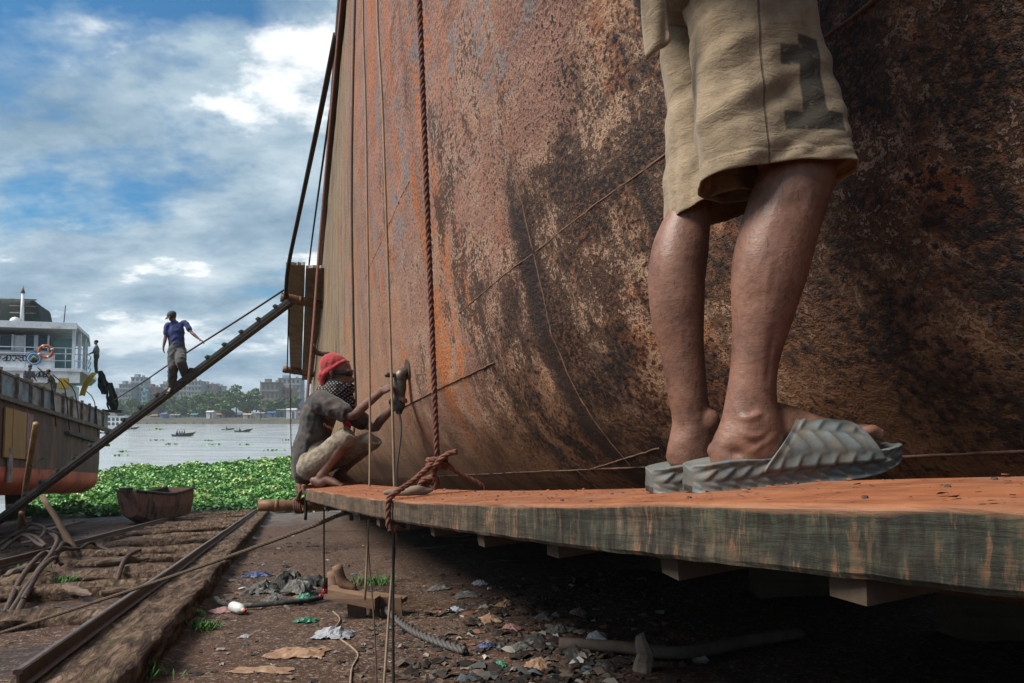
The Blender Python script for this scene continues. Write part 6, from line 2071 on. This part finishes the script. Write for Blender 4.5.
m_film = simple('white_plastic_film', (0.36, 0.37, 0.40), (0.27, 0.275, 0.30), 20, 0.35, 0.4)
m_green_p = simple('green_plastic', (0.025, 0.14, 0.085), (0.04, 0.20, 0.12), 20, 0.4, 0.3)
m_card = simple('soaked_cardboard', (0.36, 0.22, 0.14), (0.24, 0.14, 0.085), 8, 0.85, 0.4, c3=(0.42, 0.30, 0.20))
m_blue_p = simple('blue_plastic', (0.018, 0.035, 0.10), (0.03, 0.05, 0.14), 20, 0.45, 0.3)
m_grey_r = simple('grey_rag', (0.15, 0.145, 0.13), (0.07, 0.07, 0.065), 12, 0.9, 0.5, c3=(0.26, 0.25, 0.225))
m_dark_r = simple('dark_rag', (0.045, 0.045, 0.042), (0.025, 0.024, 0.023), 12, 0.9, 0.5, c3=(0.12, 0.115, 0.10))
m_pink = simple('pink_scrap', (0.36, 0.20, 0.19), (0.28, 0.14, 0.13), 10, 0.7, 0.2)
crumple('plastic_bag', 333, 637, 38, 13, m_film, 'translucent white plastic bag lying on the brown mud', 'bag', 1, 0.4)
crumple('plastic_scrap', 306, 623, 22, 6, m_green_p, 'crumpled green plastic scrap on the mud above the white bag', 'litter', 2, 0.4)
crumple('cardboard_scrap', 298, 655, 55, 14, m_card, 'torn tan cardboard scrap with curled edge on the mud', 'cardboard', 3, 0.25)
crumple('cardboard_scrap', 262, 673, 60, 10, m_card, 'flat muddy brown paper scrap, lowest in the picture', 'cardboard', 13, 0.15)
crumple('plastic_scrap', 258, 577, 26, 6, m_blue_p, 'dark blue plastic scrap behind the rag heap', 'litter', 4, 0.5)
for i, (x, y, w, h, m, lb) in enumerate(((262, 592, 32, 12, m_grey_r, 'long grey rag at the left of the rag heap'), (283, 588, 30, 14, m_dark_r, 'dark rag on top of the rag heap'), (298, 594, 28, 12, m_grey_r, 'pale grey rag in the middle of the rag heap'), (312, 586, 22, 12, m_dark_r, 'dark rag at the right of the rag heap'), (275, 602, 24, 8, m_grey_r, 'small grey rag at the front of the rag heap'), (306, 602, 18, 6, m_green_p, 'green wrapper at the front of the rag heap'), (290, 578, 20, 8, m_grey_r, 'pale rag at the back of the rag heap'))):
    crumple('rag', x, y, w, h, m, lb, 'rag', 30 + i, 0.55, yaw=0.6 * i, lift=0.02 * (i % 3))
crumple('plastic_film', 222, 611, 24, 6, m_pink, 'pinkish film scrap left of the white bottle', 'litter', 41, 0.4)
crumple('paper_scrap', 245, 636, 10, 4, m_film, 'small white paper scrap alone on the mud', 'litter', 42, 0.3)
bo = on_ground(238, 614); m_btl = simple('white_bottle', (0.62, 0.64, 0.62), (0.50, 0.52, 0.50), 10, 0.4, 0.1)
br = empty('plastic_bottle', bo, 'white plastic bottle with orange cap lying on the mud', 'bottle')
ax = V((0.75, -0.66, 0)).normalized() * 1.25; z_ = V((0, 0, 0.06))
MB().tube([bo + z_ - ax * 0.10, bo + z_ - ax * 0.09, bo + z_ + ax * 0.05, bo + z_ + ax * 0.085, bo + z_ + ax * 0.10], [0.040, 0.055, 0.055, 0.024, 0.018], 14, 2).build('bottle_body', m_btl, br, True)
MB().tube([bo + z_ + ax * 0.10, bo + z_ + ax * 0.125], 0.02, 12).build('cap', m_orange, br, True)
# worn wooden cradle pieces in the middle of the yard
m_cr = wood_mat('cradle_wood', (0.15, 0.085, 0.052), (0.25, 0.16, 0.105), 0, 1)
cr = on_ground(375, 618)
cradle = empty('broken_cradle', cr, 'broken wooden cradle with a forked arm on the mud below the plank', 'timber')
cd = cr.y
def cpt(px, py, dd=0.0): return at(px, py, cd + dd)
MB().tube([cpt(337, 566), cpt(343, 582), cpt(355, 590)], [0.05, 0.055, 0.04], 9, 4).jitter(0.02, 8).build('fork', m_cr, cradle, True)
MB().tube([cpt(332, 572, 0.1), cpt(333, 586, 0.1), cpt(331, 596, 0.1)], [0.05, 0.07, 0.05], 9, 4).jitter(0.02, 8).build('stump', m_cr, cradle, True)
MB().beam(cpt(330, 591), cpt(378, 602, -0.1), 0.20, 0.10).jitter(0.03, 6).build('rail_timber', m_cr, cradle)
MB().beam(cpt(372, 596, 0.2), cpt(404, 600, 0.1), 0.16, 0.05).jitter(0.02, 6).build('cap_board', m_cr, cradle)
for x in (352, 361, 374, 384, 397):
    MB().beam(cpt(x, 597, 0.02), cpt(x + 1, 618, 0.02), 0.09, 0.05, up=(0, 1, 0)).jitter(0.02, 6, x).build('upright', m_cr, cradle)
m_wire = simple('steel_wire_rope', (0.10, 0.09, 0.085), (0.055, 0.048, 0.045), 60, 0.55, 0.5, 0.004)
w0, w1, w2, w3 = on_ground(378, 614), on_ground(405, 630), on_ground(430, 642), on_ground(465, 655)
up_ = V((0, 0, 0.04))
line('wire_rope', [w0 + up_ * 3, w1 + up_, w2 + up_, w3 + up_], 0.036, m_wire, 'grey steel wire rope lying from the broken cradle across the mud', 'wire rope', 5, True)
h0 = [on_ground(x, y) + V((0, 0, 0.05)) for x, y in ((216, 602), (224, 608), (250, 609), (280, 608), (310, 604), (332, 598))]
line('hose', h0, 0.03, m_dark_r, 'dark muddy hose lying behind the white bottle', 'hose', 5)
h0 = [on_ground(x, y) + V((0, 0, 0.012)) for x, y in ((333, 612), (340, 622), (334, 634), (352, 648), (358, 656), (352, 668), (350, 690))]
line('string', h0, 0.008, m_cable_t, 'pale string snaking over the mud beside the white bag', 'string', 6)
st = on_ground(643, 672)
MB().tube([st + V((0, 0, -0.05)), st + V((0.01, 0, 0.12)), st + V((-0.01, 0.02, 0.25))], [0.07, 0.055, 0.035], 8, 3).jitter(0.03, 9).build('wooden_stump', m_toggle, None, label='split grey wooden stump in the dark under the plank', cat='stump')
m_root = simple('root_bark', (0.07, 0.052, 0.04), (0.12, 0.09, 0.07), 8, 0.9, 0.5)
h0 = [on_ground(x, y) + V((0, 0, 0.06)) for x, y in ((560, 652), (620, 655), (680, 662), (740, 650), (800, 640))]
line('driftwood', h0, 0.05, m_root, 'long dark driftwood branch under the hull', 'driftwood', 5)
# heap of old planks at the left, beyond the rails
m_old = wood_mat('old_plank', (0.085, 0.066, 0.053), (0.15, 0.12, 0.098), 0, 1)
for i, (xa, ya, xb, yb, w, lb) in enumerate(((30, 536, 95, 516, 0.25, 'long grey plank'), (40, 528, 62, 514, 0.4, 'short broad plank'), (58, 540, 80, 520, 0.28, 'steep plank'), (62, 522, 98, 514, 0.3, 'topmost plank'), (45, 545, 92, 528, 0.2, 'narrow front plank'), (-5, 542, 30, 530, 0.3, 'plank end'), (70, 530, 104, 522, 0.25, 'rearmost plank'))):
    a, c = on_ground(xa, ya) + V((0, 0, 0.12 + 0.05 * i)), on_ground(xb, yb) + V((0, 0, 0.2 + 0.07 * (i % 3)))
    a.y = min(a.y, 18); 
    if (c - a).length > 5: c = a + (c - a).normalized() * 5
    MB().beam(a, c, w, 0.07).jitter(0.03, 1.5, i).build('old_plank', m_old, None, label=lb + ' in the heap of old boards beyond the left rail', cat='plank', group='heap of old boards')
# tangle of stiff wire rope on the left rail
m_tang = simple('rusty_wire_rope', (0.050, 0.033, 0.026), (0.10, 0.066, 0.05), 30, 0.7, 0.5, 0.004)
tangle = empty('wire_rope_tangle', on_ground(50, 575), 'tangle of stiff dark wire ropes sprawled over the left rail', 'wire rope')
rng = random.Random(5)
def tp(px, py, h): 
    return on_ground(px, py) + V((0, 0, h))
TG = [[(6, 614, .05), (22, 592, .18), (42, 575, .30), (56, 572, .30), (64, 558, .28), (78, 556, .12)],
      [(10, 616, .05), (30, 597, .15), (50, 578, .28), (60, 566, .30), (70, 560, .2), (84, 553, .08)],
      [(18, 615, .06), (36, 590, .2), (52, 574, .3), (57, 556, .35), (48, 548, .3), (30, 545, .25), (12, 548, .2)],
      [(14, 548, .25), (32, 552, .35), (45, 562, .3), (38, 560, .3), (24, 550, .3), (8, 553, .2)],
      [(0, 552, .15), (20, 546, .3), (40, 545, .35), (60, 549, .3), (70, 556, .15)],
      [(2, 556, .12), (18, 550, .25), (34, 548, .38), (52, 551, .33), (58, 562, .3), (56, 575, .2)],
      [(76, 556, .1), (90, 552, .18), (99, 551, .1), (120, 556, .06)], [(140, 555, .1), (132, 566, .2), (124, 576, .2), (117, 585, .05)],
      [(12, 546, .2), (30, 541, .4), (44, 546, .4), (40, 556, .35), (22, 556, .25)], [(24, 608, .1), (40, 588, .22), (55, 577, .3), (62, 577, .2)]]
for i, t in enumerate(TG):
    MB().rope([tp(*q) for q in t], 0.032, k=6, strands=3, seg=5).build('wire_strand', m_tang, tangle, True)

# loose rubbish nobody could count
m_scrap, g, b = mat('mixed_scraps', 0.75, 0, 0.3)
tn_ = g.attr('tone')
g.put(b.inputs['Base Color'], g.ramp(tn_, [(0, (0.025, 0.018, 0.015)), (0.35, (0.060, 0.043, 0.032)), (0.60, (0.115, 0.088, 0.068)), (0.74, (0.055, 0.060, 0.057)), (0.83, (0.19, 0.17, 0.15)), (0.91, (0.14, 0.065, 0.04)), (0.955, (0.075, 0.10, 0.115)), (0.98, (0.36, 0.345, 0.32))], 'CONSTANT'))
mb = MB(); tone = []
rng = random.Random(21)
def scrap(p, s, t):
    n0 = len(mb.v)
    yaw = rng.uniform(0, 6.28); ct, st_ = math.cos(yaw), math.sin(yaw)
    asp = rng.uniform(0.35, 1)
    for i in range(3):
        for j in range(3):
            x, y = (i - 1) * s * (1 + 0.3 * rng.uniform(-1, 1)), (j - 1) * s * asp * (1 + 0.3 * rng.uniform(-1, 1))
            z = s * rng.uniform(0, 0.75) * (0.4 if i != 1 and j != 1 else 1)
            mb.v.append(p + V((x * ct - y * st_, x * st_ + y * ct, z + 0.004))); tone.append(t)
    for i in range(2):
        for j in range(2):
            a = n0 + i * 3 + j
            mb.f.append((a, a + 3, a + 4, a + 1))
for i in range(4600):
    r = rng.random()
    if r < 0.55:
        px, py = rng.gauss(545, 70), 575 + 110 * rng.random()
        if px > 700: continue
    elif r < 0.75:
        px, py = rng.gauss(262, 45), 535 + 75 * rng.random()
    else:
        px, py = rng.uniform(170, 520), 525 + 170 * rng.random() ** 0.8
        if rng.random() < 0.4: continue
    q = on_ground(px, py); s, n = sn(q.x, q.y)
    if n < NR + 0.62: continue
    dense = 0.5 + fbm(q.x * 0.9, q.y * 0.9, 6, 2)
    if rng.random() > 0.35 + dense: continue
    scrap(q, (0.008 + 0.045 * rng.random() ** 3.5) * (1.15 if r < 0.75 else 0.75), rng.random())
for i in range(700):
    s, n = rng.uniform(5, 22), rng.uniform(NL - 3, NR - 0.2)
    q = from_sn(s, n); q.z = gz(q.x, q.y)
    scrap(q, 0.015 + 0.04 * rng.random() ** 2, rng.random() * 0.75)
o = mb.build('scattered_rubbish', m_scrap, None, label='scraps of wood, rag and plastic trodden into the mud', cat='rubbish', kind='stuff')
o.data.attributes.new('tone', 'FLOAT', 'POINT').data.foreach_set('value', tone)
# larger rubbish pieces under the plank
RB = [(468, 598, 26, 6, m_grey_r, 'grey rag strip'), (505, 606, 20, 6, m_card, 'brown paper wad'), (490, 621, 26, 7, m_card, 'tan bark-like scrap'), (545, 618, 18, 7, m_grey_r, 'pale twisted rag'), (560, 632, 30, 9, m_grey_r, 'broad grey rag'), (597, 640, 22, 8, m_film, 'pointed whitish scrap'), (535, 645, 30, 9, m_dark_r, 'dark bundle'), (520, 650, 24, 8, m_grey_r, 'grey crumpled cloth'), (538, 665, 24, 10, m_card, 'orange-brown card corner'), (575, 655, 26, 8, m_dark_r, 'black rag'), (485, 648, 16, 5, m_blue_p, 'bluish wrapper'), (500, 664, 14, 6, m_green_p, 'green wrapper'), (605, 668, 24, 8, m_dark_r, 'dark folded rag'), (455, 612, 16, 5, m_film, 'small white scrap'), (440, 590, 24, 6, m_grey_r, 'flat grey rag'), (578, 612, 20, 6, m_card, 'curled brown scrap'), (480, 585, 20, 5, m_film, 'pale film scrap'), (512, 630, 18, 6, m_pink, 'pinkish scrap')]
for i, (x, y, w, h, m, lb) in enumerate(RB):
    crumple('rubbish_piece', x, y, w, h, m, lb + ' in the rubbish under the plank', 'rubbish', 60 + i, 0.5, 10, yaw=0.9 * i)
m_off = wood_mat('broken_offcut', (0.10, 0.07, 0.05), (0.20, 0.145, 0.105), 0, 1.5)
for i, (xa, ya, xb, yb, r, lb) in enumerate(((5, 585, 42, 572, 0.07, 'broken timber end left of the wire ropes'), (95, 572, 150, 566, 0.06, 'splintered offcut lying across the sleepers'), (20, 628, 60, 618, 0.05, 'short rotten stick near the left edge'), (100, 606, 140, 600, 0.045, 'thin rotten stick between the wire ropes and the rail'), (205, 575, 232, 566, 0.04, 'small stick beside the far part of the baulk'), (60, 596, 92, 607, 0.05, 'pale splintered stick below the wire ropes'))):
    a, c = on_ground(xa, ya) + V((0, 0, r + 0.06)), on_ground(xb, yb) + V((0, 0, r + 0.05))
    if (c - a).length > 1.6: c = a + (c - a).normalized() * 1.6
    MB().tube([a, a.lerp(c, 0.35), a.lerp(c, 0.7), c], [r * 0.5, r, r * 0.9, r * 0.3], 9, 6).jitter(r * 0.45, 7, i).build('offcut', m_off, None, label=lb, cat='timber', group='loose timber on the slipway')
# tufts of weed
m_weed = simple('weed_green', (0.045, 0.135, 0.022), (0.075, 0.19, 0.035), 6, 0.7, 0)
for i, (x, y, r, lb) in enumerate(((205, 628, 0.16, 'low green weed tuft at the side of the timber baulk'), (136, 676, 0.2, 'green weed tuft at the near foot of the timber baulk'), (33, 572, 0.22, 'green weed tuft among the wire ropes'), (66, 584, 0.18, 'small green weed tuft between the sleepers'), (375, 584, 0.28, 'green weed clump behind the broken cradle'), (193, 612, 0.1, 'tiny weed sprig beside the baulk'))):
    c = on_ground(x, y); rng = random.Random(i + 70); mb = MB()
    for q in range(260):
        a = rng.uniform(0, 6.28); l = 0.7 * r * rng.uniform(0.2, 1) ; p = c + V((rng.gauss(0, r * 0.45), rng.gauss(0, r * 0.45), 0)); p.z = gz(p.x, p.y) + 0.01
        tip = p + V((math.cos(a) * l * 0.6, math.sin(a) * l * 0.6, l * 0.65)); sd = V((-math.sin(a), math.cos(a), 0)) * 0.006
        k = len(mb.v); mb.v += [p - sd * 0.5, p + sd * 0.5, p.lerp(tip, 0.6) + sd, tip, p.lerp(tip, 0.6) - sd]; mb.f.append((k, k + 1, k + 2, k + 3, k + 4))
    mb.build('weed_tuft', m_weed, None, label=lb, cat='weed', kind='stuff')
# puddle between the rails
m_pud = simple('puddle_water', (0.10, 0.055, 0.025), (0.07, 0.04, 0.02), 1, 0.08, 0)

# ================================================================ RIVER HAZE
m_haze = bpy.data.materials.new('river_haze')
m_haze.use_nodes = True
nt = m_haze.node_tree
nt.nodes.clear()
pv = nt.nodes.new('ShaderNodeVolumePrincipled')
pv.inputs['Color'].default_value = (0.80, 0.87, 0.93, 1)
pv.inputs['Density'].default_value = 0.00027
pv.inputs['Anisotropy'].default_value = 0.2
ou = nt.nodes.new('ShaderNodeOutputMaterial')
nt.links.new(pv.outputs[0], ou.inputs['Volume'])
MB().box((0, 380, 18), (1300, 860, 44)).build('haze', m_haze, kind='stuff')
